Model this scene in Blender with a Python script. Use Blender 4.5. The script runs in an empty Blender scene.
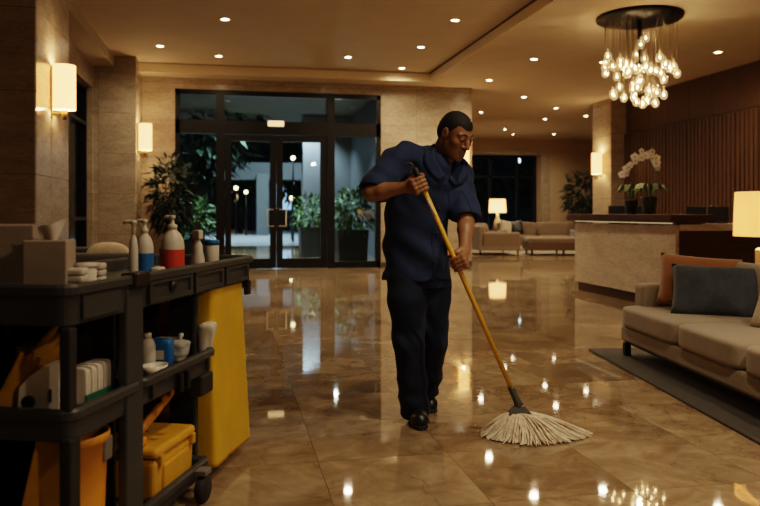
import bpy, bmesh, math, random
import numpy as np
from mathutils import Vector, Matrix
from mathutils.bvhtree import BVHTree
random.seed(7)
rng = np.random.default_rng(11)
S = bpy.context.scene
COL = S.collection
PI = math.pi
# ------------------------------------------------------------------ survey of the place
FPX, HZ, CX, CAMH = 740.0, 213.0, 380.0, 1.15
TH = math.atan(150.0 / FPX)
SN, CS = math.sin(TH), math.cos(TH)

def room(lat, d, z=0.0):
    return Vector((SN * d + CS * lat, CS * d - SN * lat, z))
def ray(px, py, d):
    return room((px - CX) * d / FPX, d, CAMH - (py - HZ) * d / FPX)
def at_z(px, py, z=0.0):
    d = FPX * (CAMH - z) / (py - HZ)
    return room((px - CX) * d / FPX, d, z)
def on_y(px, Y, py=HZ):
    u = (px - CX) / FPX
    return ray(px, py, Y / (CS - SN * u))
def on_x(px, X, py=HZ):
    u = (px - CX) / FPX
    return ray(px, py, X / (SN + CS * u))

# ------------------------------------------------------------------ materials
MATS = {}
def nt(name):
    m = bpy.data.materials.new(name); m.use_nodes = True
    t = m.node_tree; t.nodes.clear()
    out = t.nodes.new('ShaderNodeOutputMaterial')
    return m, t, out
def lk(t, a, b): t.links.new(a, b)
def rgb(c): return (c[0], c[1], c[2], 1.0)
def coords(t, scale=(1, 1, 1), rot=(0, 0, 0), kind='Object'):
    tc = t.nodes.new('ShaderNodeTexCoord'); mp = t.nodes.new('ShaderNodeMapping')
    mp.inputs['Scale'].default_value = scale; mp.inputs['Rotation'].default_value = rot
    lk(t, tc.outputs[kind], mp.inputs['Vector']); return mp.outputs['Vector']
def noise(t, vec, scale, detail=4, rough=.55, dist=0):
    n = t.nodes.new('ShaderNodeTexNoise'); n.inputs['Scale'].default_value = scale
    n.inputs['Detail'].default_value = detail; n.inputs['Roughness'].default_value = rough
    n.inputs['Distortion'].default_value = dist
    if vec is not None: lk(t, vec, n.inputs['Vector'])
    return n
def ramp(t, fac, stops):
    r = t.nodes.new('ShaderNodeValToRGB'); e = r.color_ramp.elements
    while len(e) < len(stops): e.new(.5)
    for i, (p, c) in enumerate(stops):
        e[i].position = p; e[i].color = rgb(c) if not isinstance(c, float) else (c, c, c, 1)
    lk(t, fac, r.inputs['Fac']); return r.outputs['Color']
def mixc(t, fac, a, b, mode='MIX'):
    n = t.nodes.new('ShaderNodeMix'); n.data_type = 'RGBA'; n.blend_type = mode
    for sock, v in ((n.inputs['Factor'], fac), (n.inputs['A'], a), (n.inputs['B'], b)):
        if isinstance(v, (int, float)): sock.default_value = v
        elif isinstance(v, tuple): sock.default_value = rgb(v)
        else: lk(t, v, sock)
    return n.outputs['Result']
def bump(t, h, strength=.2, dist=.01):
    b = t.nodes.new('ShaderNodeBump'); b.inputs['Strength'].default_value = strength
    b.inputs['Distance'].default_value = dist; lk(t, h, b.inputs['Height']); return b.outputs['Normal']
def pbsdf(t, out, base, rough, metal=0, spec=.5, normal=None, sheen=0, coat=0):
    p = t.nodes.new('ShaderNodeBsdfPrincipled')
    for nm, v in (('Base Color', base), ('Roughness', rough)):
        if isinstance(v, tuple): p.inputs[nm].default_value = rgb(v)
        elif isinstance(v, (int, float)): p.inputs[nm].default_value = v
        else: lk(t, v, p.inputs[nm])
    p.inputs['Metallic'].default_value = metal
    p.inputs['Specular IOR Level'].default_value = spec
    p.inputs['Sheen Weight'].default_value = sheen
    p.inputs['Coat Weight'].default_value = coat
    if normal is not None: lk(t, normal, p.inputs['Normal'])
    lk(t, p.outputs[0], out.inputs[0]); return p

def mat(name, color, rough=.5, metal=0, var=.12, scale=14, bmp=0, bscale=60, spec=.5, sheen=0, coat=0):
    if name in MATS: return MATS[name]
    m, t, out = nt(name)
    v = coords(t)
    n = noise(t, v, scale)
    lo = tuple(c * (1 - var) for c in color); hi = tuple(min(1, c * (1 + var)) for c in color)
    c = ramp(t, n.outputs['Fac'], [(.3, lo), (.7, hi)])
    nm = None
    if bmp:
        b = noise(t, v, bscale, 3); nm = bump(t, b.outputs['Fac'], bmp, .004)
    pbsdf(t, out, c, rough, metal, spec, nm, sheen, coat)
    MATS[name] = m; return m

def cloth(name, color, weave=260, var=.18, rough=.9, sheen=.25, bmp=.35):
    if name in MATS: return MATS[name]
    m, t, out = nt(name)
    v = coords(t)
    n = noise(t, v, 9); f = noise(t, v, weave, 2)
    c = ramp(t, n.outputs['Fac'], [(.25, tuple(x * (1 - var) for x in color)), (.75, tuple(min(1, x * (1 + var)) for x in color))])
    c = mixc(t, .35, c, ramp(t, f.outputs['Fac'], [(.35, tuple(x * .6 for x in color)), (.65, tuple(min(1, x * 1.3) for x in color))]))
    pbsdf(t, out, c, rough, 0, .25, bump(t, f.outputs['Fac'], bmp, .003), sheen)
    MATS[name] = m; return m

def emit(name, color, strength):
    m, t, out = nt(name); e = t.nodes.new('ShaderNodeEmission')
    v = coords(t); n = noise(t, v, 3)
    c = ramp(t, n.outputs['Fac'], [(.2, tuple(x * .94 for x in color)), (.8, color)])
    lk(t, c, e.inputs['Color']); e.inputs['Strength'].default_value = strength
    lk(t, e.outputs[0], out.inputs[0]); MATS[name] = m; return m

def shade_mat(name, color, strength):
    m, t, out = nt(name)
    v = coords(t, (1, 1, .3)); n = noise(t, v, 120, 2)
    c = ramp(t, n.outputs['Fac'], [(.3, tuple(x * .9 for x in color)), (.7, color)])
    d = t.nodes.new('ShaderNodeBsdfDiffuse'); tr = t.nodes.new('ShaderNodeBsdfTranslucent')
    e = t.nodes.new('ShaderNodeEmission'); e.inputs['Strength'].default_value = strength
    for x in (d, tr, e): lk(t, c, x.inputs['Color'])
    mx = t.nodes.new('ShaderNodeMixShader'); mx.inputs[0].default_value = .6
    lk(t, d.outputs[0], mx.inputs[1]); lk(t, tr.outputs[0], mx.inputs[2])
    ad = t.nodes.new('ShaderNodeAddShader'); lk(t, mx.outputs[0], ad.inputs[0]); lk(t, e.outputs[0], ad.inputs[1])
    lk(t, ad.outputs[0], out.inputs[0]); MATS[name] = m; return m

def glass(name, tint=(.9, .95, .95), ior=1.45, rough=0.0, boost=1.0):
    m, t, out = nt(name)
    tr = t.nodes.new('ShaderNodeBsdfTransparent'); g = t.nodes.new('ShaderNodeBsdfGlossy')
    v = coords(t); n = noise(t, v, 2)
    lk(t, ramp(t, n.outputs['Fac'], [(.2, tuple(x * .97 for x in tint)), (.8, tint)]), tr.inputs['Color'])
    g.inputs['Roughness'].default_value = rough
    f = t.nodes.new('ShaderNodeFresnel'); f.inputs['IOR'].default_value = ior
    mu = t.nodes.new('ShaderNodeMath'); mu.operation = 'MULTIPLY'; mu.use_clamp = True; mu.inputs[1].default_value = boost
    lk(t, f.outputs[0], mu.inputs[0])
    mx = t.nodes.new('ShaderNodeMixShader'); lk(t, mu.outputs[0], mx.inputs[0])
    lk(t, tr.outputs[0], mx.inputs[1]); lk(t, g.outputs[0], mx.inputs[2])
    lk(t, mx.outputs[0], out.inputs[0]); MATS[name] = m; return m

def floor_mat():
    m, t, out = nt('polished_marble_floor')
    v = coords(t)
    mp = t.nodes.new('ShaderNodeMapping'); mp.inputs['Location'].default_value = (.22, .31, 0)
    lk(t, v, mp.inputs['Vector'])
    br = t.nodes.new('ShaderNodeTexBrick'); br.offset = .0; br.squash = 1
    br.inputs['Scale'].default_value = 1.0
    br.inputs['Mortar Size'].default_value = .0018; br.inputs['Mortar Smooth'].default_value = .3
    br.inputs['Brick Width'].default_value = .62; br.inputs['Row Height'].default_value = .62
    br.inputs['Color1'].default_value = (0, 0, 0, 1); br.inputs['Color2'].default_value = (1, 1, 1, 1); br.inputs['Mortar'].default_value = (.5, .5, .5, 1)
    br.inputs['Bias'].default_value = 0
    lk(t, mp.outputs[0], br.inputs['Vector'])
    # each slab shifts the stone figure
    va = t.nodes.new('ShaderNodeVectorMath'); va.operation = 'MULTIPLY_ADD'
    va.inputs[1].default_value = (6, 4, 9); lk(t, br.outputs['Color'], va.inputs[0]); lk(t, v, va.inputs[2])
    n1 = noise(t, va.outputs[0], 1.25, 7, .6, .9)
    n2 = noise(t, va.outputs[0], 3.6, 8, .65, 1.0)
    c = ramp(t, n1.outputs['Fac'], [(.30, (.13, .084, .048)), (.45, (.235, .162, .096)), (.56, (.34, .25, .16)), (.72, (.18, .118, .066))])
    c = mixc(t, .5, c, ramp(t, n2.outputs['Fac'], [(.35, (.105, .066, .036)), (.52, (.26, .182, .108)), (.66, (.42, .325, .22))]))
    vn = noise(t, va.outputs[0], 1.1, 9, .62, 1.2)
    vein = ramp(t, vn.outputs['Fac'], [(.488, 0.0), (.5, 1.0), (.512, 0.0)])
    c = mixc(t, mixc(t, .45, (0, 0, 0), vein), c, (.09, .05, .026))
    tint = ramp(t, br.outputs['Color'], [(0, (.78, .77, .75)), (1, (1.12, 1.11, 1.08))])
    c = mixc(t, 1.0, c, tint, 'MULTIPLY')
    c = mixc(t, br.outputs['Fac'], c, (.10, .065, .036))
    rgh = ramp(t, n2.outputs['Fac'], [(.3, .026), (.75, .05)])
    wob = noise(t, v, 1.1, 2); 
    nm = bump(t, wob.outputs['Fac'], .003, .02)
    p = pbsdf(t, out, c, .07, 0, .55, nm)
    lk(t, rgh, p.inputs['Roughness'])
    return m

def wall_stone(name, light, dark, slab=(1.2, .75), axis='XZ', rough=.22):
    m, t, out = nt(name)
    v = coords(t)
    sx = t.nodes.new('ShaderNodeSeparateXYZ'); lk(t, v, sx.inputs[0])
    ad = t.nodes.new('ShaderNodeMath'); ad.operation = 'ADD'
    lk(t, sx.outputs['X'], ad.inputs[0]); lk(t, sx.outputs['Y'], ad.inputs[1])
    cb = t.nodes.new('ShaderNodeCombineXYZ'); lk(t, ad.outputs[0], cb.inputs[0]); lk(t, sx.outputs['Z'], cb.inputs[1])
    br = t.nodes.new('ShaderNodeTexBrick'); br.offset = 0; br.inputs['Scale'].default_value = 1
    br.inputs['Brick Width'].default_value = slab[0]; br.inputs['Row Height'].default_value = slab[1]
    br.inputs['Mortar Size'].default_value = .003; br.inputs['Mortar Smooth'].default_value = .2
    br.inputs['Color1'].default_value = (0, 0, 0, 1); br.inputs['Color2'].default_value = (1, 1, 1, 1)
    lk(t, cb.outputs[0], br.inputs['Vector'])
    va = t.nodes.new('ShaderNodeVectorMath'); va.operation = 'MULTIPLY_ADD'
    va.inputs[1].default_value = (3, 5, 7); lk(t, br.outputs['Color'], va.inputs[0])
    mp = t.nodes.new('ShaderNodeMapping'); mp.inputs['Scale'].default_value = (.8, .8, 2.2); mp.inputs['Rotation'].default_value = (.3, .25, 0); lk(t, v, mp.inputs[0])
    lk(t, mp.outputs[0], va.inputs[2])
    n1 = noise(t, va.outputs[0], 1.6, 8, .6, 1.0); n2 = noise(t, va.outputs[0], 7, 5, .6, 2.0)
    mid = tuple((a + b) / 2 for a, b in zip(light, dark))
    c = ramp(t, n1.outputs['Fac'], [(.3, dark), (.5, mid), (.68, light)])
    c = mixc(t, .35, c, ramp(t, n2.outputs['Fac'], [(.4, dark), (.62, light)]))
    vn = noise(t, va.outputs[0], 1.9, 6, .55, 2.2)
    c = mixc(t, mixc(t, .45, (0, 0, 0), ramp(t, vn.outputs['Fac'], [(.482, 0.0), (.5, 1.0), (.518, 0.0)])), c, tuple(x * .55 for x in dark))
    c = mixc(t, br.outputs['Fac'], c, tuple(x * .5 for x in dark))
    pbsdf(t, out, c, rough, 0, .5)
    MATS[name] = m; return m

def wood(name, light, dark, scale=(14, 14, 1.2), rough=.35, gloss=.5):
    if name in MATS: return MATS[name]
    m, t, out = nt(name)
    v = coords(t, scale)
    n = noise(t, v, 1.6, 8, .65, 1.5); n2 = noise(t, v, 9, 4, .6, .4)
    c = ramp(t, n.outputs['Fac'], [(.3, dark), (.7, light)])
    c = mixc(t, .4, c, ramp(t, n2.outputs['Fac'], [(.35, dark), (.7, light)]))
    pbsdf(t, out, c, rough, 0, gloss, bump(t, n2.outputs['Fac'], .08, .003))
    MATS[name] = m; return m

WARM = (1.0, .66, .34)
M_floor = floor_mat()
M_wall = wall_stone('beige_wall_marble', (.41, .33, .24), (.235, .18, .125))
M_desk = wall_stone('travertine_desk', (.56, .47, .37), (.33, .26, .19), (2.6, 2.0), rough=.3)
M_wallpaint = mat('warm_wall_paint', (.40, .30, .19), .75, var=.06, scale=3)
M_ceil = mat('tan_ceiling_paint', (.43, .35, .255), .8, var=.04, scale=2)
M_litface = mat('lit_look_fascia', (.80, .66, .46), .7, var=.03)  # paler than the ceiling paint, so the step faces look lit
M_dark = mat('gap_shade_baseboard', (.05, .034, .02), .8)  # painted shade of the tray edge gap; also the baseboard colour
M_frame = mat('black_bronze_metal', (.012, .011, .010), .38, .6)
M_brass = mat('aged_brass', (.26, .165, .07), .35, .85)
M_woodwall = wood('walnut_wall_panel', (.10, .046, .021), (.036, .016, .0075))
M_wood = wood('dark_walnut', (.075, .034, .017), (.028, .013, .007), (1.5, 12, 12), .28)
M_navy = cloth('navy_twill', (.018, .033, .092), 420, .2, .8, .04, .25)
M_trs = cloth('dark_navy_trouser', (.010, .0165, .042), 420, .2, .85, .03, .25)
M_skin = mat('brown_skin', (.28, .140, .074), .46, var=.12, scale=30, bmp=.06, bscale=220)
M_hair = mat('black_hair', (.0035, .0026, .0022), .7, var=.4, scale=300, bmp=.6, bscale=420)
M_lip = mat('lip', (.17, .062, .042), .45)
M_eye = mat('eye_dark', (.02, .014, .011), .25)
M_shoe = mat('black_leather', (.009, .009, .010), .33, bmp=.1)
M_sole = mat('black_rubber', (.012, .012, .012), .7)
M_btn = mat('navy_button', (.03, .04, .07), .3)
M_pole = mat('yellow_pole', (.70, .38, .018), .35, var=.05)
M_grip = mat('black_grip', (.015, .015, .016), .55)
M_steel = mat('brushed_steel', (.55, .48, .38), .35, .5)
M_rod = mat('pendant_rod', (.16, .11, .06), .4, .6)
M_galv = mat('grey_mop_socket', (.075, .075, .072), .5, .3)
M_yarn = mat('cotton_yarn', (.64, .54, .42), .95, var=.25, scale=40, bmp=.5, bscale=260)
M_cart = mat('grey_cart_plastic', (.040, .042, .042), .5, var=.12, scale=5, bmp=.12, bscale=160)
M_cartd = mat('dark_cart_plastic', (.018, .017, .016), .55)
M_blk = mat('black_plastic', (.010, .010, .010), .45)
M_bag = mat('yellow_vinyl', (.66, .40, .012), .38, var=.08, scale=6, bmp=.12, bscale=18)
M_ylw = mat('yellow_plastic', (.62, .33, .02), .4, var=.1)
M_org = mat('orange_plastic', (.66, .27, .02), .42, var=.1)
M_white = mat('white_plastic', (.66, .61, .53), .4, var=.05)
M_red = mat('red_label', (.62, .065, .03), .45, var=.06)
M_blue = mat('blue_label', (.015, .14, .42), .45, var=.06)
M_paper = mat('white_paper', (.62, .56, .48), .9, var=.08, bmp=.2)
M_card = mat('grey_card', (.34, .28, .22), .85, var=.08)
M_green = mat('green_plastic', (.02, .12, .075), .5)
M_grey = mat('grey_plastic', (.16, .15, .14), .5)
M_film = glass('clear_polythene', (.86, .87, .88), 1.5, .12, 2.0)
_t = M_film.node_tree; _d = _t.nodes.new('ShaderNodeBsdfDiffuse'); _d.inputs['Color'].default_value = (.75, .74, .72, 1)
_a = _t.nodes.new('ShaderNodeMixShader'); _a.inputs[0].default_value = .45; _o = [n for n in _t.nodes if n.type == 'OUTPUT_MATERIAL'][0]; _s = _o.inputs[0].links[0].from_socket
lk(_t, _s, _a.inputs[1]); lk(_t, _d.outputs[0], _a.inputs[2]); lk(_t, _a.outputs[0], _o.inputs[0])
M_pane = glass('window_glass', (.82, .90, .90), 1.35, 0, .75)
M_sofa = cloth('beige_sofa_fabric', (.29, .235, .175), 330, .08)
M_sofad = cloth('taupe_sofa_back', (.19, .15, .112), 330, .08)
M_rust = cloth('rust_cushion', (.31, .135, .052), 240, .1)
M_blu = cloth('slate_blue_weave', (.050, .060, .075), 90, .35, .95, .2, .9)
M_cream = cloth('cream_boucle', (.48, .40, .30), 70, .3, .95, .3, 1.0)
M_rug = cloth('charcoal_rug', (.036, .031, .026), 120, .3, 1, .2, .9)
M_lrug = cloth('beige_lounge_rug', (.30, .235, .165), 90, .2, 1, .2, .9)
M_armch = cloth('grey_armchair_fabric', (.040, .038, .036), 200, .15)
M_taup = cloth('tan_lounge_fabric', (.17, .118, .074), 200, .1)
M_brn = mat('brown_leather', (.085, .048, .028), .45, bmp=.15)
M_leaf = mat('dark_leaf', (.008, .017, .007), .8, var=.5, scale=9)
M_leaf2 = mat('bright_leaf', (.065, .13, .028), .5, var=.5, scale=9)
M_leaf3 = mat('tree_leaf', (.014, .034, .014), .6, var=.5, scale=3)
M_bark = mat('bark', (.06, .04, .025), .9, bmp=.5, bscale=30)
M_pot = mat('dark_pot', (.02, .018, .016), .35)
M_soil = mat('soil', (.03, .02, .013), 1)
M_petal = mat('white_petal', (.93, .92, .88), .6, var=.06)
M_ceramic = mat('cream_ceramic', (.60, .51, .38), .3, var=.04)
M_shade = shade_mat('lit_linen_shade', (1.0, .76, .42), .75)
M_shade2 = shade_mat('lit_drum_shade', (1.0, .70, .36), .22)
M_lens = emit('downlight_lens', (1.0, .80, .52), 34)
M_bulb = emit('bulb_core', (1.0, .74, .40), 60)
M_led = emit('led_strip', (1.0, .72, .40), .45)
M_plate = emit('lit_plate', (1.0, .62, .28), 1.6)
M_bglass = glass('bulb_glass', (.93, .84, .70), 1.5, .02, 2.4)
_t = M_bglass.node_tree; _e = _t.nodes.new('ShaderNodeEmission'); _e.inputs['Color'].default_value = (1, .60, .28, 1); _e.inputs['Strength'].default_value = .16
_a = _t.nodes.new('ShaderNodeAddShader'); _o = [n for n in _t.nodes if n.type == 'OUTPUT_MATERIAL'][0]; _s = _o.inputs[0].links[0].from_socket
lk(_t, _s, _a.inputs[0]); lk(_t, _e.outputs[0], _a.inputs[1]); lk(_t, _a.outputs[0], _o.inputs[0])
M_white_trim = mat('white_trim', (.55, .45, .32), .5)
M_ground = mat('exterior_paving', (.50, .53, .56), .35, var=.12, scale=1.2)
M_conc = mat('exterior_concrete', (.15, .16, .165), .85, var=.08, scale=1.5)
M_extdark = mat('exterior_dark_wall', (.06, .065, .07), .6)

# ------------------------------------------------------------------ mesh helpers
class MB:
    def __init__(self): self.bm = bmesh.new(); self.M = Matrix.Identity(4)
    def _add(self, vs, fs, smooth=True):
        bv = [self.bm.verts.new(self.M @ Vector(v)) for v in vs]
        for f in fs:
            try: fc = self.bm.faces.new([bv[i] for i in f]); fc.smooth = smooth
            except ValueError: pass
        return bv
    def box(self, x0, x1, y0, y1, z0, z1, bev=0, seg=2, taper=0):
        b = bmesh.new(); bmesh.ops.create_cube(b, size=1)
        for v in b.verts:
            k = 1 - taper if v.co.z > 0 else 1
            v.co = Vector(((x0 + x1) / 2 + v.co.x * (x1 - x0) * k, (y0 + y1) / 2 + v.co.y * (y1 - y0) * k, (z0 + z1) / 2 + v.co.z * (z1 - z0)))
        if bev: bmesh.ops.bevel(b, geom=b.edges[:], offset=min(bev, .49 * min(x1 - x0, y1 - y0, z1 - z0)), segments=seg, profile=.5, affect='EDGES')
        b.verts.index_update()
        self._add([v.co[:] for v in b.verts], [[v.index for v in f.verts] for f in b.faces], False); b.free(); return self
    def tube(self, pts, rad, seg=12, caps=True):
        pts = [Vector(p) for p in pts]; n = len(pts)
        if isinstance(rad, (int, float)): rad = [rad] * n
        vs, fs = [], []; prev = None
        for i, p in enumerate(pts):
            tg = (pts[min(i + 1, n - 1)] - pts[max(i - 1, 0)]).normalized()
            if prev is None:
                a = Vector((0, 0, 1)) if abs(tg.z) < .9 else Vector((1, 0, 0))
                prev = tg.cross(a).normalized()
            e1 = (prev - tg * prev.dot(tg)).normalized(); prev = e1; e2 = tg.cross(e1)
            for k in range(seg):
                a = 2 * PI * k / seg; vs.append((p + (e1 * math.cos(a) + e2 * math.sin(a)) * rad[i])[:])
        for i in range(n - 1):
            for k in range(seg):
                k2 = (k + 1) % seg; fs.append([i * seg + k, i * seg + k2, (i + 1) * seg + k2, (i + 1) * seg + k])
        if caps: fs.append(list(range(seg))[::-1]); fs.append([(n - 1) * seg + k for k in range(seg)])
        self._add(vs, fs); return self
    def lathe(self, prof, c=(0, 0, 0), seg=24, axis='Z', sx=1, sy=1):
        vs, fs = [], []
        for r, z in prof:
            for k in range(seg):
                a = 2 * PI * k / seg; x, y = r * math.cos(a) * sx, r * math.sin(a) * sy
                q = (x, y, z) if axis == 'Z' else ((z, x, y) if axis == 'X' else (y, z, x))
                vs.append((c[0] + q[0], c[1] + q[1], c[2] + q[2]))
        for i in range(len(prof) - 1):
            for k in range(seg):
                k2 = (k + 1) % seg; fs.append([i * seg + k, i * seg + k2, (i + 1) * seg + k2, (i + 1) * seg + k])
        if prof[0][0] > 1e-5: fs.append(list(range(seg))[::-1])
        if prof[-1][0] > 1e-5: fs.append([(len(prof) - 1) * seg + k for k in range(seg)])
        self._add(vs, fs); return self
    def shell(self, prof, c=(0, 0, 0), seg=28):          # open lathe surface
        vs, fs = [], []
        for r, z in prof:
            for k in range(seg):
                a = 2 * PI * k / seg; vs.append((c[0] + r * math.cos(a), c[1] + r * math.sin(a), c[2] + z))
        for i in range(len(prof) - 1):
            for k in range(seg):
                k2 = (k + 1) % seg; fs.append([i * seg + k, i * seg + k2, (i + 1) * seg + k2, (i + 1) * seg + k])
        self._add(vs, fs); return self
    def puffy(self, c, h, n=6, res=10, bulge=0):
        vs, fs = [], []; idx = {}
        def vert(p):
            key = tuple(round(x, 5) for x in p)
            if key not in idx:
                L = (abs(p[0]) ** n + abs(p[1]) ** n + abs(p[2]) ** n) ** (1 / n)
                q = [p[i] / L for i in range(3)]
                bz = 1 + bulge * (1 - q[0] ** 2) * (1 - q[1] ** 2) if bulge else 1
                vs.append((c[0] + q[0] * h[0], c[1] + q[1] * h[1], c[2] + q[2] * h[2] * bz)); idx[key] = len(vs) - 1
            return idx[key]
        g = [math.tan((-1 + 2 * i / res) * PI / 4) if n < 3 else math.copysign(abs(-1 + 2 * i / res) ** .6, -1 + 2 * i / res) for i in range(res + 1)]
        for ax in range(3):
            for sg in (-1, 1):
                for i in range(res):
                    for j in range(res):
                        q = []
                        for (a, b) in ((i, j), (i + 1, j), (i + 1, j + 1), (i, j + 1)):
                            p = [0, 0, 0]; p[ax] = sg; p[(ax + 1) % 3] = g[a]; p[(ax + 2) % 3] = g[b]; q.append(vert(p))
                        fs.append(q if sg > 0 else q[::-1])
        self._add(vs, fs); return self
    def ball(self, c, r, res=6):
        if isinstance(r, (int, float)): r = (r, r, r)
        return self.puffy(c, r, 2, res)
    def pillow(self, w, h, t, res=16):                    # lies in local XZ, thickness along Y
        vs, fs = [], []
        for sg in (-1, 1):
            for i in range(res + 1):
                for j in range(res + 1):
                    u, v = -1 + 2 * i / res, -1 + 2 * j / res
                    e = (max(0, 1 - u ** 4) * max(0, 1 - v ** 4)) ** .55
                    x = w * u * (1 - .05 * (1 - v * v) * abs(u)) ; z = h * v * (1 - .05 * (1 - u * u) * abs(v))
                    vs.append((x, sg * t * e * (1 - .10 * math.sin(5 * u + 3 * v)), z))
        N = (res + 1) ** 2
        for i in range(res):
            for j in range(res):
                a = i * (res + 1) + j
                fs.append([a, a + res + 1, a + res + 2, a + 1]); fs.append([N + a, N + a + 1, N + a + res + 2, N + a + res + 1])
        self._add(vs, fs); return self
    def loops(self, loops, cap0=True, cap1=True, smooth=False):
        n = len(loops[0]); vs = [p for l in loops for p in l]; fs = []
        for i in range(len(loops) - 1):
            for k in range(n):
                k2 = (k + 1) % n; fs.append([i * n + k, i * n + k2, (i + 1) * n + k2, (i + 1) * n + k])
        if cap0: fs.append(list(range(n))[::-1])
        if cap1: fs.append([(len(loops) - 1) * n + k for k in range(n)])
        self._add(vs, fs, smooth); return self
    def poly(self, pts, ext):                               # extrude a polygon along vector
        e = Vector(ext); a = [Vector(p)[:] for p in pts]; b = [(Vector(p) + e)[:] for p in pts]
        return self.loops([a, b])
    def build(self, name, m, parent=None, smooth=None):
        bmesh.ops.remove_doubles(self.bm, verts=self.bm.verts[:], dist=1e-6)
        bmesh.ops.recalc_face_normals(self.bm, faces=self.bm.faces[:])
        me = bpy.data.meshes.new(name); self.bm.to_mesh(me); self.bm.free()
        if smooth is not None: me.polygons.foreach_set('use_smooth', [smooth] * len(me.polygons))
        me.materials.append(m); o = bpy.data.objects.new(name, me); COL.objects.link(o)
        if parent is not None: o.parent = parent
        return o

def raw(name, vs, fs, m, parent=None, smooth=False):
    me = bpy.data.meshes.new(name); me.from_pydata(vs, [], fs); me.update()
    if smooth: me.polygons.foreach_set('use_smooth', [True] * len(me.polygons))
    me.materials.append(m); o = bpy.data.objects.new(name, me); COL.objects.link(o)
    if parent is not None: o.parent = parent
    return o
def rrect(x0, x1, y0, y1, r, z, n=5):
    pts = []
    for cx, cy, a0 in ((x1 - r, y1 - r, 0), (x0 + r, y1 - r, 90), (x0 + r, y0 + r, 180), (x1 - r, y0 + r, 270)):
        for i in range(n + 1):
            a = math.radians(a0 + 90 * i / n); pts.append((cx + r * math.cos(a), cy + r * math.sin(a), z))
    return pts
def tag(o, label, cat, group=None):
    o['label'] = label; o['category'] = cat
    if group: o['group'] = group
    return o
def thing(name, label, cat, loc=(0, 0, 0), rz=0, group=None):
    o = bpy.data.objects.new(name, None); COL.objects.link(o); o.location = loc; o.rotation_euler = (0, 0, rz)
    o.empty_display_size = .1
    return tag(o, label, cat, group)
def struct(o): o['kind'] = 'structure'; return o
def dup(root, label, loc, rz=None, scale=None, group=None):
    r = root.copy(); COL.objects.link(r); r.location = loc
    if rz is not None: r.rotation_euler = (0, 0, rz)
    if scale: r.scale = (scale,) * 3
    r['label'] = label
    if group: r['group'] = group
    for ch in list(root.children):
        c = ch.copy(); COL.objects.link(c); c.parent = r
        for g in list(ch.children):
            d = g.copy(); COL.objects.link(d); d.parent = c
    return r
def lamp(name, kind, loc, power, color=WARM, size=.05, **kw):
    l = bpy.data.lights.new(name, kind); l.energy = power; l.color = color
    if kind in ('POINT', 'SPOT'): l.shadow_soft_size = size
    for k, v in kw.items(): setattr(l, k, v)
    o = bpy.data.objects.new(name, l); COL.objects.link(o); o.location = loc; return o

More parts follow.
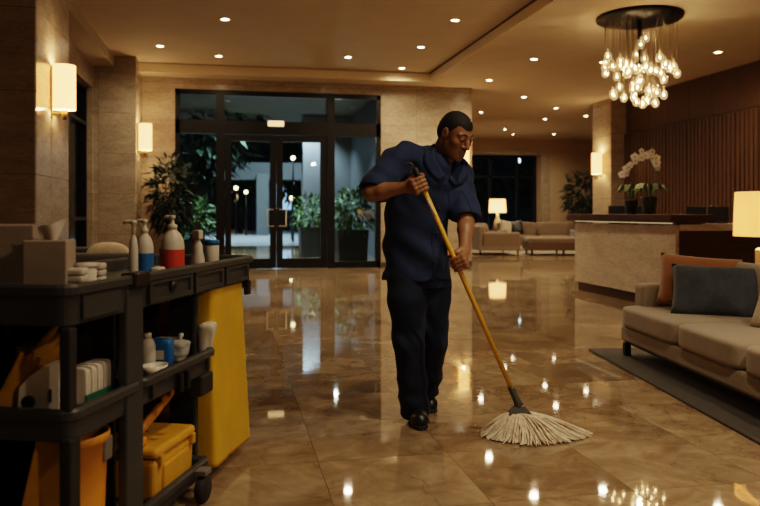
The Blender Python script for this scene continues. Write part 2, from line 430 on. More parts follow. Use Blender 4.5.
# ------------------------------------------------------------------ distance-field bodies
class Field:
    def __init__(self, lo, hi, h):
        self.lo = np.array(lo, float); self.h = h
        self.n = np.ceil((np.array(hi) - self.lo) / h).astype(int) + 1
        self.F = np.full(self.n, 1.0, np.float32)
        self.ax = [self.lo[i] + h * np.arange(self.n[i]) for i in range(3)]
    def _win(self, lo, hi):
        a = np.clip(np.floor((np.array(lo) - self.lo) / self.h).astype(int), 0, self.n - 1)
        b = np.clip(np.ceil((np.array(hi) - self.lo) / self.h).astype(int) + 1, 1, self.n)
        b = np.maximum(a + 1, b)
        sl = tuple(slice(a[i], b[i]) for i in range(3))
        X, Y, Z = np.meshgrid(*[self.ax[i][sl[i]] for i in range(3)], indexing='ij')
        return sl, X, Y, Z
    def blend(self, sl, D, k, op):
        A = self.F[sl]
        if op == '-':
            D = -D
            self.F[sl] = np.maximum(A, D) + (np.maximum(k - np.abs(A - D), 0) ** 2 / (4 * k) if k else 0)
        else:
            self.F[sl] = np.minimum(A, D) - (np.maximum(k - np.abs(A - D), 0) ** 2 / (4 * k) if k else 0)
    def cone(self, p, q, r0, r1, k=.01, op='+'):
        p, q = np.array(p, float), np.array(q, float); R = max(r0, r1) + k + .02
        sl, X, Y, Z = self._win(np.minimum(p, q) - R, np.maximum(p, q) + R)
        v = q - p; L = max(v @ v, 1e-9)
        t = np.clip(((X - p[0]) * v[0] + (Y - p[1]) * v[1] + (Z - p[2]) * v[2]) / L, 0, 1)
        D = np.sqrt((X - p[0] - t * v[0]) ** 2 + (Y - p[1] - t * v[1]) ** 2 + (Z - p[2] - t * v[2]) ** 2) - (r0 + (r1 - r0) * t)
        self.blend(sl, D.astype(np.float32), k, op)
    def chain(self, pts, rs, k=.01):
        for i in range(len(pts) - 1): self.cone(pts[i], pts[i + 1], rs[i], rs[i + 1], k)
    def ell(self, c, r, rot=None, k=.01, op='+'):
        c = np.array(c, float); R = max(r) + k + .02
        sl, X, Y, Z = self._win(c - R, c + R)
        P = np.stack([X - c[0], Y - c[1], Z - c[2]], -1)
        if rot is not None: P = P @ np.array(rot)           # rows->local (rot columns are local axes)
        q = P / np.array(r); k0 = np.sqrt((q ** 2).sum(-1)); k1 = np.sqrt(((q / np.array(r)) ** 2).sum(-1))
        D = k0 * (k0 - 1) / np.maximum(k1, 1e-6)
        self.blend(sl, D.astype(np.float32), k, op)
    def loft(self, rows, k=.01, op='+', sq=2.2):            # rows: z, cx, cy, a, b, yaw
        rows = sorted(rows); A = np.array(rows, float); z0, z1 = A[0, 0], A[-1, 0]; R = A[:, 3:5].max() + .06
        sl, X, Y, Z = self._win((A[:, 1].min() - R, A[:, 2].min() - R, z0 - .05), (A[:, 1].max() + R, A[:, 2].max() + R, z1 + .05))
        zz = Z[0, 0, :]; f = lambda j: np.interp(zz, A[:, 0], A[:, j])
        # smooth the interpolation
        def sm(j):
            zs = np.linspace(z0, z1, 200); y = np.interp(zs, A[:, 0], A[:, j]); w = np.ones(21) / 21
            y = np.convolve(np.pad(y, 10, 'edge'), w, 'valid'); return np.interp(zz, zs, y)
        cx, cy, a, b, yw = [sm(j) for j in range(1, 6)]
        dx, dy = X - cx, Y - cy; c, s = np.cos(yw), np.sin(yw)
        lx, ly = dx * c + dy * s, -dx * s + dy * c
        rr = (np.abs(lx / a) ** sq + np.abs(ly / b) ** sq) ** (1 / sq)
        D = (rr - 1) * np.minimum(a, b)
        D = np.maximum(D, np.maximum(z0 - Z, Z - z1))
        self.blend(sl, D.astype(np.float32), k, op)
    def grid(self): return np.meshgrid(*self.ax, indexing='ij')
    def mesh(self, name, m, parent=None, smooth_it=1):
        F = self.F; n = np.array(F.shape); ins = F < 0
        s = np.zeros(n - 1, np.int8)
        for a in (0, 1):
            for b in (0, 1):
                for c in (0, 1): s += ins[a:n[0] - 1 + a, b:n[1] - 1 + b, c:n[2] - 1 + c]
        act = np.argwhere((s > 0) & (s < 8)); idm = np.full(n - 1, -1, np.int32); idm[tuple(act.T)] = np.arange(len(act))
        acc = np.zeros((len(act), 3)); cnt = np.zeros(len(act))
        cor = [(a, b, c) for a in (0, 1) for b in (0, 1) for c in (0, 1)]
        for i in range(8):
            for j in range(i + 1, 8):
                d = np.array(cor[j]) - np.array(cor[i])
                if np.abs(d).sum() != 1: continue
                fa = F[tuple((act + cor[i]).T)].astype(float); fb = F[tuple((act + cor[j]).T)].astype(float)
                mk = (fa < 0) != (fb < 0); tt = np.where(mk, fa / np.where(mk, fa - fb, 1), 0)
                acc += np.where(mk[:, None], np.array(cor[i]) + tt[:, None] * d, 0); cnt += mk
        V = self.lo + (act + acc / cnt[:, None]) * self.h
        Q = []
        for ax in range(3):
            o1, o2 = (ax + 1) % 3, (ax + 2) % 3
            lo = [slice(None)] * 3; hi = [slice(None)] * 3; lo[ax] = slice(0, n[ax] - 1); hi[ax] = slice(1, n[ax])
            A, B = ins[tuple(lo)], ins[tuple(hi)]
            e = np.argwhere(A != B); e = e[(e[:, o1] > 0) & (e[:, o2] > 0) & (e[:, o1] < n[o1] - 1) & (e[:, o2] < n[o2] - 1)]
            u = np.zeros(3, int); u[o1] = 1; w = np.zeros(3, int); w[o2] = 1
            q = np.stack([idm[tuple((e - u - w).T)], idm[tuple((e - w).T)], idm[tuple(e.T)], idm[tuple((e - u).T)]], 1)
            fl = ~A[tuple(e.T)]; q[fl] = q[fl][:, ::-1]; Q.append(q)
        Q = np.concatenate(Q); Q = Q[(Q >= 0).all(1)]
        for _ in range(smooth_it):
            sm = np.zeros_like(V); ct = np.zeros(len(V))
            for i in range(4):
                np.add.at(sm, Q[:, i], V[Q[:, (i + 1) % 4]]); np.add.at(ct, Q[:, i], 1)
                np.add.at(sm, Q[:, (i + 1) % 4], V[Q[:, i]]); np.add.at(ct, Q[:, (i + 1) % 4], 1)
            V = .5 * V + .5 * sm / np.maximum(ct, 1)[:, None]
        return raw(name, V.tolist(), Q.tolist(), m, parent, True)

# ================================================================== CAMERA
cam = bpy.data.cameras.new('camera'); cam.sensor_width = 36; cam.lens = FPX / 760 * 36
cam.shift_y = -(253 - HZ) / 760; cam.clip_end = 200
cam.dof.use_dof = True; cam.dof.focus_distance = 4.05; cam.dof.aperture_fstop = 2.6
co = bpy.data.objects.new('camera', cam); COL.objects.link(co); co.location = (0, 0, CAMH); co.rotation_euler = (PI / 2, 0, -TH)
S.camera = co

# ================================================================== ROOM SHELL
ZS, ZT = 3.86, 4.05          # lower ceiling, raised tray
YB, YL = 15.3, 25.5          # entrance wall, lounge wall
XL, XC, XR, XE = -2.46, -1.71, 9.2, 5.13
XT = 4.06                    # edge of the tray
struct(MB().box(-2.8, 14.3, -4.2, 26.2, -.12, 0).build('floor', M_floor))
# raised tray and the lower ceiling round it
struct(MB().box(-2.1, XT, -4.2, 14.8, ZT, ZT + .1).build('ceiling', M_ceil))
b = MB()
b.box(XT, 14.3, -4.2, 26.2, ZS, ZT + .1); b.box(-2.9, XT, 14.8, 15.7, ZS, ZT + .1); b.box(-2.9, -2.1, -4.2, 14.8, ZS, ZT + .1)
struct(b.build('ceiling', M_ceil))
b = MB(); b.box(XT - .012, XT, -4.2, 14.8, ZT - .028, ZT); struct(b.build('trim_1', M_dark))  # dark strip stands in for the shade of a gap along the step
b = MB(); b.box(XT - .006, XT, -4.2, 14.8, ZS - .0, ZT - .03); struct(b.build('trim_3', M_litface))  # light on the long step face, put in as a paler strip
b = MB(); b.box(-2.1, XT - .006, 14.794, 14.8, ZS, ZT - .03); struct(b.build('trim_4', M_litface))  # same paler strip, painting light on the entrance step face
# entrance wall with the glazed opening
DX0, DX1, DZ = on_y(175, YB).x, on_y(381, YB).x, 3.64
b = MB(); b.box(-2.9, DX0, YB, YB + .3, 0, ZS); b.box(DX1, XE, YB, YB + .3, 0, ZS); b.box(DX0, DX1, YB, YB + .3, DZ, ZS)
b.box(XE - .3, XE, YB + .3, YL, 0, ZS)
struct(b.build('wall_back', M_wall))
# left wall, window between the columns
b = MB(); b.box(XL - .3, XL, -4.2, 8.6, 0, ZS); b.box(XL - .3, XL, 8.6, 14.3, 3.45, ZS); b.box(XL - .3, XL, 14.3, YB, 0, ZS); b.box(XL - .3, XL, 8.6, 14.3, 0, .12)
struct(b.build('wall_left', M_wall))
struct(MB().box(XL - .02, XC, 7.14, 8.53, 0, ZT + .02, .012, 1).build('column', M_wall))
struct(MB().box(XL - .02, XC, 14.37, YB + .02, 0, ZT + .02, .012, 1).build('column', M_wall))
w = struct(MB().box(XL - .2, XL - .192, 8.6, 14.3, .12, 3.45).build('window_1', M_pane))
b = MB()
for z in (.12, 1.02, 2.74, 3.39): b.box(XL - .24, XL - .1, 8.6, 14.3, z, z + .06)
for y in (8.6, 10.0, 11.4, 12.8, 14.24): b.box(XL - .24, XL - .1, y, y + .06, .12, 3.45)
b.build('window_frame', M_frame, w)
# rear wall behind the camera closes the hall
struct(MB().box(-2.9, 13, -4.4, -4.2, 0, ZT).build('wall_front', M_wall))
# right wall: plain header above ribbed walnut boards
b = MB(); b.box(XR, XR + .3, -4.2, 16.0, 0, ZS)
y = -4.2
while y < 16.0:
    yy = min(y + .74, 15.99)
    b.box(XR - .03, XR, y + .006, yy - .006, 0, 3.02, .004, 1)
    k = y + .01
    while k < yy - .05: b.box(XR - .075, XR - .03, k, min(k + .085, yy - .01), .02, 3.0); k += .121
    b.box(XR - .016, XR, y + .004, yy - .004, 3.05, 3.84, .004, 1)
    y += .74
struct(b.build('wall_right', M_woodwall))
struct(MB().box(8.79, XR + .3, 16.0, 16.9, 0, ZS, .012, 1).build('column', M_wall))
struct(MB().box(14.0, 14.3, 16.0, 26.2, 0, ZS).build('wall_right', M_wallpaint))
struct(MB().box(XR + .3, 14.3, 15.8, 16.0, 0, ZS).build('wall_right', M_wallpaint))
# lounge wall with deep window
LX0, LX1 = on_y(468, YL).x, on_y(541, YL).x
b = MB(); b.box(LX1, 14.0, YL, YL + .7, 0, ZS); b.box(XE - .3, LX0, YL, YL + .7, 0, ZS); b.box(LX0, LX1, YL, YL + .7, 3.28, ZS); b.box(LX0, LX1, YL, YL + .7, 0, .3)
struct(b.build('wall_back', M_wallpaint))
b = MB(); x1 = on_y(549, YL).x; b.box(LX1, x1, YL - .05, YL, 0, 3.34, .01, 1); b.box(LX0, LX1, YL - .05, YL, 3.28, 3.40, .01, 1)
struct(b.build('trim_2', M_wall))
w = struct(MB().box(LX0, LX1, YL + .5, YL + .51, .3, 3.28).build('window_2', M_pane))
b = MB()
for x in (LX0 + .02, LX0 + (LX1 - LX0) * .34, LX0 + (LX1 - LX0) * .72, LX1 - .08): b.box(x, x + .09, YL + .42, YL + .56, .3, 3.28)
for z in (.3, 2.45, 3.2): b.box(LX0, LX1, YL + .42, YL + .56, z, z + .08)
b.build('window_frame', M_frame, w)
b = MB(); b.box(DX1 + .01, XE - .01, YB - .018, YB, 0, .11); struct(b.build('baseboard_back', M_dark))
b = MB(); b.box(LX1, 14.0, YL - .018, YL, 0, .12); struct(b.build('baseboard_back', M_dark))

# ---------------------------------------------------------- glazed entrance
def X15(px): return on_y(px, YB).x
M1, M2 = (X15(216), X15(224.5)), (X15(327.5), X15(335))
b = MB(); F0, F1 = YB + .04, YB + .2
b.box(DX0, DX0 + .09, F0, F1, 0, DZ); b.box(DX1 - .09, DX1, F0, F1, 0, DZ)
b.box(DX0, DX1, F0, F1, DZ - .1, DZ); b.box(DX0, DX1, F0, F1, 2.76, 3.03)
for m in (M1, M2): b.box(m[0], m[1], F0 - .01, F1 + .01, 0, DZ)
for a, c in ((DX0, M1[0]), (M2[1], DX1)): b.box(a, c, F0, F1, 0, .13)
door = struct(b.build('door_1', M_frame))
b = MB(); ym = YB + .12
for a, c, z0, z1 in ((DX0 + .09, M1[0], .13, 2.76), (M2[1], DX1 - .09, .13, 2.76), (DX0 + .09, M1[0], 3.03, DZ - .1), (M1[1], M2[0], 3.03, DZ - .1), (M2[1], DX1 - .09, 3.03, DZ - .1)):
    b.box(a, c, ym - .004, ym + .004, z0, z1)
b.build('glazing', M_pane, door)
xm = (M1[1] + M2[0]) / 2
for a, c, hs in ((M1[1] + .01, xm - .004, 1), (xm + .004, M2[0] - .01, -1)):
    lf = MB(); st = .125
    lf.box(a, a + st, F0 + .03, F1 - .03, .01, 2.75); lf.box(c - st, c, F0 + .03, F1 - .03, .01, 2.75)
    lf.box(a + st, c - st, F0 + .03, F1 - .03, .01, .21); lf.box(a + st, c - st, F0 + .03, F1 - .03, 2.62, 2.75)
    d = lf.build('door_leaf', M_frame, door)
    MB().box(a + st, c - st, ym - .004, ym + .004, .21, 2.62).build('pane', M_pane, d)
    hx = (c - .06) if hs > 0 else (a + .06); ix = hx - .13 * hs; yh = F0 - .045
    h = MB(); h.tube([(hx, F0 + .04, 1.22), (hx, yh, 1.22), (ix, yh, 1.22), (ix, yh, .88), (hx, yh, .88), (hx, F0 + .04, .88)], .014, 8)
    h.build('pull_handle', M_steel, d)
p = MB(); p.box(X15(268), X15(284), F0 - .05, F0, 2.93, 3.04, .01); o = p.build('header_light', M_plate)
tag(o, 'small lit rectangular plate on the black header above the double doors', 'sign light')

# ================================================================== DOWNLIGHTS
def make_downlight():
    t = thing('downlight', '', 'downlight')
    r = MB(); r.lathe([(.055, -.001), (.058, -.010), (.092, -.008), (.096, 0), (.055, 0)], seg=24); r.build('trim_ring', M_white_trim, t)
    l = MB(); l.lathe([(.0001, -.004), (.057, -.004), (.057, -.0005), (.0001, -.0005)], seg=20); l.build('lens', M_lens, t)
    return t
tray_px = [((225, 19), 'alone at the upper left of the raised ceiling'), ((160, 46), 'farthest left on the raised ceiling, near the left wall'),
           ((219, 56), 'on the raised ceiling above the left door leaf'), ((348, 57), 'on the raised ceiling above the right glass sidelight'),
           ((455, 20), 'on the raised ceiling closest to the long ceiling step'), ((421, 47), 'on the raised ceiling, midway along the long ceiling step'),
           ((402, 68), 'in the far corner of the raised ceiling by the step')]
low_px = [((534, 59), 'on the lower ceiling, nearest right of the step'), ((489, 80), 'on the lower ceiling, second along the step'),
          ((457, 97), 'on the lower ceiling straight above the bowed head'), ((524, 97), 'on the lower ceiling, middle one right of the bowed head'),
          ((481, 112), 'on the lower ceiling above the left end of the lounge window'), ((556, 108), 'on the lower ceiling, front one of the pair before the marble column'),
          ((545, 119), 'on the lower ceiling, rear one of the pair before the marble column'), ((586, 116), 'on the lower ceiling right beside the marble column top'),
          ((505, 129), 'on the lounge ceiling, leftmost of the far row'), ((513, 134), 'on the lounge ceiling, faintest and farthest of all'),
          ((554, 134), 'on the lounge ceiling, rightmost of the far row'), ((718, 52), 'on the lower ceiling nearest the walnut wall'),
          ((603, 62), 'on the lower ceiling behind the chandelier bulbs')]
dl0 = make_downlight(); first = True
for lst, z, pw in ((tray_px, ZT, 120), (low_px, ZS, 120)):
    for (px, py), txt in lst:
        p = at_z(px, py, z); lab = 'round recessed downlight ' + txt
        if first: dl0.location = p; dl0['label'] = lab; dl0['group'] = 'recessed ceiling downlights'; first = False
        else: dup(dl0, lab, p)
        lamp('downlight_or_fill', 'SPOT', (p.x, p.y, z - .03), pw, (1, .77, .50), .06, spot_size=math.radians(162), spot_blend=1.0)
for x, y in ((1.7, 2.3), (2.9, 1.4), (2.9, 7.4), (-.3, 7.6), (7.4, 5.0), (5.7, 9.0), (5.2, 1.4)):       # added fill spots, no fittings, to brighten the near hall, desk and man
    z = ZT if x < XT else ZS
    lamp('downlight_or_fill', 'SPOT', (x, y, z - .03), 240 if (x, y) == (2.9, 1.4) else 140, (1, .77, .50), .06, spot_size=math.radians(120), spot_blend=.9)

# ================================================================== SCONCES
def make_sconce():
    t = thing('wall_sconce', '', 'wall lamp')                        # local +X points away from the wall
    b = MB(); b.box(0, .012, -.03, .03, -.30, .20, .004); b.build('back_plate', M_brass, t)
    b = MB(); b.tube([(.01, 0, -.25), (.12, 0, -.25), (.12, 0, -.20)], .014, 10); b.lathe([(.02, -.31), (.028, -.30), (.028, -.215), (.02, -.21)], (.12, 0, 0)); b.build('arm', M_brass, t)
    b = MB(); b.shell([(.105, -.21), (.105, .225)], (.12, 0, 0)); b.shell([(.1035, .225), (.1035, -.21)], (.12, 0, 0)); b.build('lamp_shade', M_shade, t)
    b = MB(); b.ball((.12, 0, -.02), (.012, .012, .02)); b.build('bulb', M_bulb, t)
    return t
def sconce_lamp(o, pw, s=1):
    M = Matrix.Translation(o.location) @ Matrix.Rotation(o.rotation_euler.z, 4, 'Z')
    for z in (.19, -.17): lamp('sconce_bulb', 'POINT', M @ Vector((.12 * s, 0, z * s)), pw, (1, .64, .31), .04)
sc = make_sconce(); sc.location = (XC, 7.72, 2.37); sc['label'] = 'lit cylindrical brass wall sconce on the nearest left marble column'; sc['group'] = 'cylindrical wall sconces'
sconce_lamp(sc, 16)
s2 = dup(sc, 'lit cylindrical wall sconce on the marble column beside the tall potted plant', (XC, 14.62, 2.58), 0, 1.16); sconce_lamp(s2, 22, 1.16)
s3 = dup(sc, 'lit cylindrical wall sconce on the marble column behind the reception desk', (8.79, 16.42, 2.33), PI, 1.16); sconce_lamp(s3, 22, 1.16)
pq = on_y(462, YB); s4 = dup(sc, 'lit wall sconce half hidden behind the bowed head, on the entrance wall', (pq.x, YB, 2.38), -PI / 2, 1.1); sconce_lamp(s4, 14, 1.1)

# ================================================================== PLANTS
def leaves(name, n, c, r, size, m, parent, droop=.3, narrow=.3, hollow=.35, up=.0):
    vs, fs = [], []
    for i in range(n):
        u = rng.normal(size=3); u /= np.linalg.norm(u); q = (hollow + (1 - hollow) * rng.random()) ** .6
        p = np.array(c) + u * np.array(r) * q
        d = u * .8 + rng.normal(size=3) * .55 + np.array([0, 0, up - droop]); d /= np.linalg.norm(d)
        s = np.cross(d, [0, 0, 1.0]) + rng.normal(size=3) * .3; s /= np.linalg.norm(s)
        L = size * (.6 + .7 * rng.random()); w = L * narrow; dn = np.array([0, 0, -1.0]) * L * .18
        k = len(vs)
        for q2 in (p, p + d * L * .45 + s * w * .5, p + d * L + dn, p + d * L * .45 - s * w * .5): vs.append(q2.tolist())
        fs += [[k, k + 1, k + 2], [k, k + 2, k + 3]]
    return raw(name, vs, fs, m, parent)
def pot_mesh(r, h, parent, m=M_pot, square=False, c=(0, 0, 0)):
    b = MB()
    if square: b.loops([rrect(-r * .9 + c[0], r * .9 + c[0], -r * .9 + c[1], r * .9 + c[1], .02, 0), rrect(-r + c[0], r + c[0], -r + c[1], r + c[1], .02, h), rrect(-r * .88 + c[0], r * .88 + c[0], -r * .88 + c[1], r * .88 + c[1], .02, h), rrect(-r * .86 + c[0], r * .86 + c[0], -r * .86 + c[1], r * .86 + c[1], .02, h - .05)])
    else: b.lathe([(r * .72, 0), (r * .78, .01), (r, h - .02), (r * 1.03, h), (r * .9, h), (r * .88, h - .03), (.0001, h - .03)], c)
    o = b.build('pot', m, parent)
    MB().lathe([(.0001, h - .034), (r * .86, h - .034), (r * .86, h - .028), (.0001, h - .026)], c, 16).build('soil', M_soil, o)
    return o
def bushy(name, label, cat, loc, h, r, potr, poth, nl, size, m, group=None, narrow=.28, low=.45):
    t = thing(name, label, cat, loc, 0, group); pot_mesh(potr, poth, t)
    b = MB()
    for k in range(5):
        a = k * 1.26; b.tube([(.03 * math.cos(a), .03 * math.sin(a), poth - .04), (.10 * r * 2 * math.cos(a), .10 * r * 2 * math.sin(a), poth + (h - poth) * .5), (.3 * r * math.cos(a + .4), .3 * r * math.sin(a + .4), h * .88)], [.014, .011, .005], 6)
    b.build('stem', M_bark, t)
    zc = poth + (h - poth) * low + .12; leaves('foliage', nl, (0, 0, zc), (r, r, (h - zc) * .95), size, m, t, .2, narrow)
    return t
pp = ray(158, 200, 13.9)
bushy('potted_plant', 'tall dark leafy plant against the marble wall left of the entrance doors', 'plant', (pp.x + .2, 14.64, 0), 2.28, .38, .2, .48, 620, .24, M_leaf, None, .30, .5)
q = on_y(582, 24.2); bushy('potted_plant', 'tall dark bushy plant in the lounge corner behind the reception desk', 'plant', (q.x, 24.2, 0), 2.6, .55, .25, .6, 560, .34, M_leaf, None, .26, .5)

# ================================================================== CHANDELIER
pc = at_z(639.5, 16.5, ZS)
ch = thing('chandelier', 'round dark canopy chandelier with a cluster of glowing glass bulbs', 'chandelier', (pc.x, pc.y, 0), -TH)
MB().lathe([(.0001, ZS), (.57, ZS), (.575, ZS - .02), (.57, ZS - .045), (.0001, ZS - .047)], seg=56).build('canopy', M_frame, ch)
b = MB(); b.lathe([(.03, ZS - .047), (.03, ZS - .30), (.018, ZS - .32), (.018, ZS - .62), (.06, ZS - .64), (.06, ZS - .66), (.0001, ZS - .67)], seg=16); b.build('centre_stem', M_frame, ch)
profile = [(.012, .105), (.014, .075), (.024, .06), (.046, .035), (.054, 0), (.046, -.034), (.026, -.055), (.0001, -.062)]
rnd = random.Random(5); nb = 0; spots = []
for ring, (rad, cnt) in enumerate(((.07, 8), (.19, 14), (.33, 17), (.47, 17))):
    for k in range(cnt):
        a = 2 * PI * (k + .37 * ring) / cnt + rnd.uniform(-.12, .12); rr = rad + rnd.uniform(-.04, .04)
        z = (3.56, 2.66, 3.36, 3.16, 2.74, 2.96, 3.46, 3.26)[k] if ring == 0 else rnd.uniform((2.62, 2.74, 2.94)[ring - 1], (3.22, 3.26, 3.30)[ring - 1])
        spots.append((rr * math.cos(a), rr * math.sin(a), z))
for x, y, z in spots:
    p = MB().tube([(x, y, z + .10), (x, y, ZS - .046)], .0028, 5).build('pendant_rod', M_rod, ch)
    MB().lathe(profile, (x, y, z), 14).build('glass_bulb', M_bglass, p)
    MB().ball((x, y, z + .004), (.0095, .0095, .016), 4).build('filament', M_bulb, p)
for dz, dx in ((2.85, .0), (3.1, .25), (3.1, -.25)): lamp('chandelier_glow', 'POINT', Vector((pc.x + dx, pc.y, dz)), 14, (1, .68, .36), .02)

# ================================================================== RECEPTION DESK
DXF, DY0, DY1 = 5.08, 7.75, 10.32
dk = thing('reception_desk', 'long travertine reception desk with a dark walnut top ledge', 'desk', (DXF, DY0, 0))
L = DY1 - DY0
MB().box(.0, .045, .0, L, .13, 1.0, .004).build('stone_front', M_desk, dk)
MB().box(.04, .34, .06, L - .03, 0, .13).build('plinth', M_wood, dk)
MB().box(.047, 1.75, .0, .05, 0, .94).build('end_panel', M_wood, dk)
MB().box(.047, 1.75, -.012, .9, .942, 1.02, .005).build('end_slab', M_desk, dk)
MB().box(-.10, .47, -.05, L + .06, 1.035, 1.135, .006).build('top_ledge', M_wood, dk)
MB().box(.012, .33, .02, L - .02, 1.021, 1.034).build('ledge_riser', M_wood, dk)
MB().box(-.02, -.008, .05, L - .05, 1.024, 1.034).build('light_strip', M_led, dk)
MB().box(.345, .95, .95, L, .70, .74).build('worktop', M_wood, dk)
def monitor(name, label, loc, rz, w=.5, h=.30):
    t = thing(name, label, 'monitor', loc, rz, 'dark monitors behind the reception desk')
    b = MB(); b.box(-w / 2, w / 2, -.018, .018, .02 + (h > .2) * .1, .12 + h, .008); b.build('screen', M_blk, t)
    b = MB(); b.tube([(0, .03, .01), (0, .03, .12)], .018, 8); b.box(-.1, .1, -.06, .1, 0, .012, .004); b.build('stand', M_blk, t)
monitor('monitor', 'dark monitor back rising over the far end of the desk ledge', (DXF + .66, DY0 + L - .28, .742), -1.0, .52, .40)
pm = on_y(696, DY0 + .42); monitor('monitor', 'low dark monitor over the desk end, nearer the orchid', (pm.x, DY0 + .42, 1.022), -.3, .24, .09)
pm = on_y(718, DY0 + .45); monitor('monitor', 'low dark monitor over the desk end, beside the big lit lamp', (pm.x, DY0 + .45, 1.022), -.3, .25, .09)

# orchids on the ledge
po = on_x(649, DXF + .2)
orc = thing('potted_orchid', 'white orchid with an arching flower spray in a dark pot on the desk', 'plant', (po.x, po.y, 1.137), -TH)
pot_mesh(.105, .22, orc)
def blades(nm, par, n, L, w, seed):
    r = random.Random(seed)
    for k in range(n):
        a = 2 * PI * k / n + r.uniform(-.3, .3); l = L * r.uniform(.75, 1.1); vs, fs = [], []; dx, dy = math.cos(a), math.sin(a)
        for i in range(7):
            t = i / 6; rr = .02 + l * t; z = .20 + .19 * math.sin(min(1, t * 1.15) * PI * .8) * r.uniform(.9, 1.1); ww = w * math.sin(PI * (.12 + .88 * (1 - t) ** .8)) + .003
            vs += [(dx * rr - dy * ww, dy * rr + dx * ww, z), (dx * rr, dy * rr, z - .012), (dx * rr + dy * ww, dy * rr - dx * ww, z)]
        for i in range(6):
            for j in range(2): q = i * 3 + j; fs.append([q, q + 1, q + 4, q + 3])
        raw(nm, vs, fs, M_leaf2, par, True)
blades('leaf', orc, 8, .26, .035, 3)
key = np.array([(0, .2), (.06, .38), (.115, .55), (.10, .68), (.03, .765), (-.08, .785), (-.18, .735), (-.27, .63), (-.325, .50)])
tk = np.linspace(0, 8, 29); arc = [(np.interp(t, range(9), key[:, 0]), .02 * math.sin(t), np.interp(t, range(9), key[:, 1])) for t in tk]
arc = [arc[0]] + [tuple((np.array(arc[i - 1]) + 2 * np.array(arc[i]) + np.array(arc[i + 1])) / 4) for i in range(1, 28)] + [arc[28]]
MB().tube(arc, .006, 6).build('flower_stem', M_leaf2, orc)
def blossom(c, s, yaw, par):
    vs, fs = [], []
    X = Vector((math.cos(yaw), math.sin(yaw), 0)); Z = Vector((0, 0, 1)); N = Vector((math.sin(yaw), -math.cos(yaw), 0)); C = Vector(c)
    for k in range(5):
        a = PI / 2 + k * 2 * PI / 5; d = X * math.cos(a) + Z * math.sin(a); e = N.cross(d); w = .62 if k in (1, 4) else .42; i0 = len(vs)
        for q in (C + N * .004, C + d * s * .5 + e * s * w + N * .01, C + d * s + N * .002, C + d * s * .5 - e * s * w + N * .01): vs.append(q[:])
        fs.append([i0, i0 + 1, i0 + 2, i0 + 3])
    o = raw('flower', vs, fs, M_petal, par)
    MB().ball((C + N * .014)[:], s * .2, 3).build('flower_lip', M_ylw, o)
r = random.Random(9)
for k in range(17):
    i = 8.5 + k * 19.4 / 16; p = Vector(arc[int(i)]).lerp(Vector(arc[min(28, int(i) + 1)]), i - int(i))
    blossom((p.x + r.uniform(-.02, .02), p.y - .03 * (k % 2) - .01, p.z + r.uniform(-.045, .045)), r.uniform(.050, .062), r.uniform(-.5, .5), orc)
po = on_x(633, DXF + .24)
t = thing('potted_plant', 'small dark pot with green strap leaves left of the orchid on the desk', 'plant', (po.x, po.y + .05, 1.137), 0)
pot_mesh(.09, .19, t); blades('leaf', t, 7, .2, .03, 8)

# ================================================================== BIG SOFA
SP = at_z(618, 356, 0)
e_f = Vector((-.137, -.991, 0))       # along the front, towards the camera
sofa_rz = math.atan2(-e_f.x, e_f.y) + PI      # local +Y runs away from the camera
sf = thing('sofa', 'long beige fabric sofa with loose seat cushions on a charcoal rug', 'sofa', (SP.x, SP.y, .016), sofa_rz)
LEN, DEP, AT = 2.74, 1.0, .17        # local: x = depth to the back, y from 0 to -LEN
MB().box(.02, DEP, -LEN, -.0, .115, .235, .02, 3).build('base', M_sofa, sf)
MB().box(.05, DEP - .03, -LEN + .02, -.02, .095, .115).build('plinth_rail', M_blk, sf)
for x in (.03, DEP - .08):
    for y in (-.07, -LEN + .02): MB().box(x, x + .05, y, y + .05, 0, .1, .004).build('leg', M_blk, sf)
sw = (LEN - 2 * AT) / 3
for k in range(3):
    y1 = -(AT if k else 0) - sw * k if k else -.005
    y1 = -AT - sw * k if k else -.004
    y0 = -AT - sw * (k + 1) if k < 2 else -LEN + .004
    b = MB(); b.puffy((.40, (y0 + y1) / 2, .315), (.405, (y1 - y0) / 2 - .003, .085), 9, 14, .06); b.build('seat_cushion', M_sofa, sf)
for y0 in (-AT, -LEN): b = MB(); b.box(.13, DEP, y0, y0 + AT, .25, .575, .035, 4); b.build('arm', M_sofa, sf)
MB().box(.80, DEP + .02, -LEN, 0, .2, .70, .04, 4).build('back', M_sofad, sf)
for k in range(3):
    yc = -AT - sw * (k + .5); b = MB(); b.M = Matrix.Translation((.80, yc, .57)) @ Matrix.Rotation(.2, 4, 'Y'); b.puffy((0, 0, 0), (.10, sw / 2 - .008, .19), 5, 12); b.build('back_cushion', M_sofa, sf)
sofaM = Matrix.Translation(sf.location) @ Matrix.Rotation(sofa_rz, 4, 'Z')
def sofa_pillow(name, label, loc, w, h, th, m, rz, tilt, roll, piping=None):
    o = MB().pillow(w, h, th).build(name, m); tag(o, label, 'pillow', 'throw pillows on the beige sofa')
    o.matrix_world = sofaM @ Matrix.Translation(loc) @ Matrix.Rotation(rz, 4, 'Z') @ Matrix.Rotation(tilt, 4, 'X') @ Matrix.Rotation(roll, 4, 'Y')
    return o
# local frame: pillow thickness along its Y; +x of the sofa is its depth
sofa_pillow('throw_pillow', 'rust orange throw pillow leaning in the far sofa corner', (.50, -.34, .61), .29, .21, .075, M_rust, -.42, -.42, .08)
sofa_pillow('throw_pillow', 'slate blue woven throw pillow in front of the rust orange pillow', (.50, -.62, .565), .32, .205, .085, M_blu, -.42, -.50, .03)
sofa_pillow('throw_pillow', 'cream speckled throw pillow cut off by the picture edge', (.56, -1.40, .56), .24, .20, .08, M_cream, -1.1, -.3, .1)
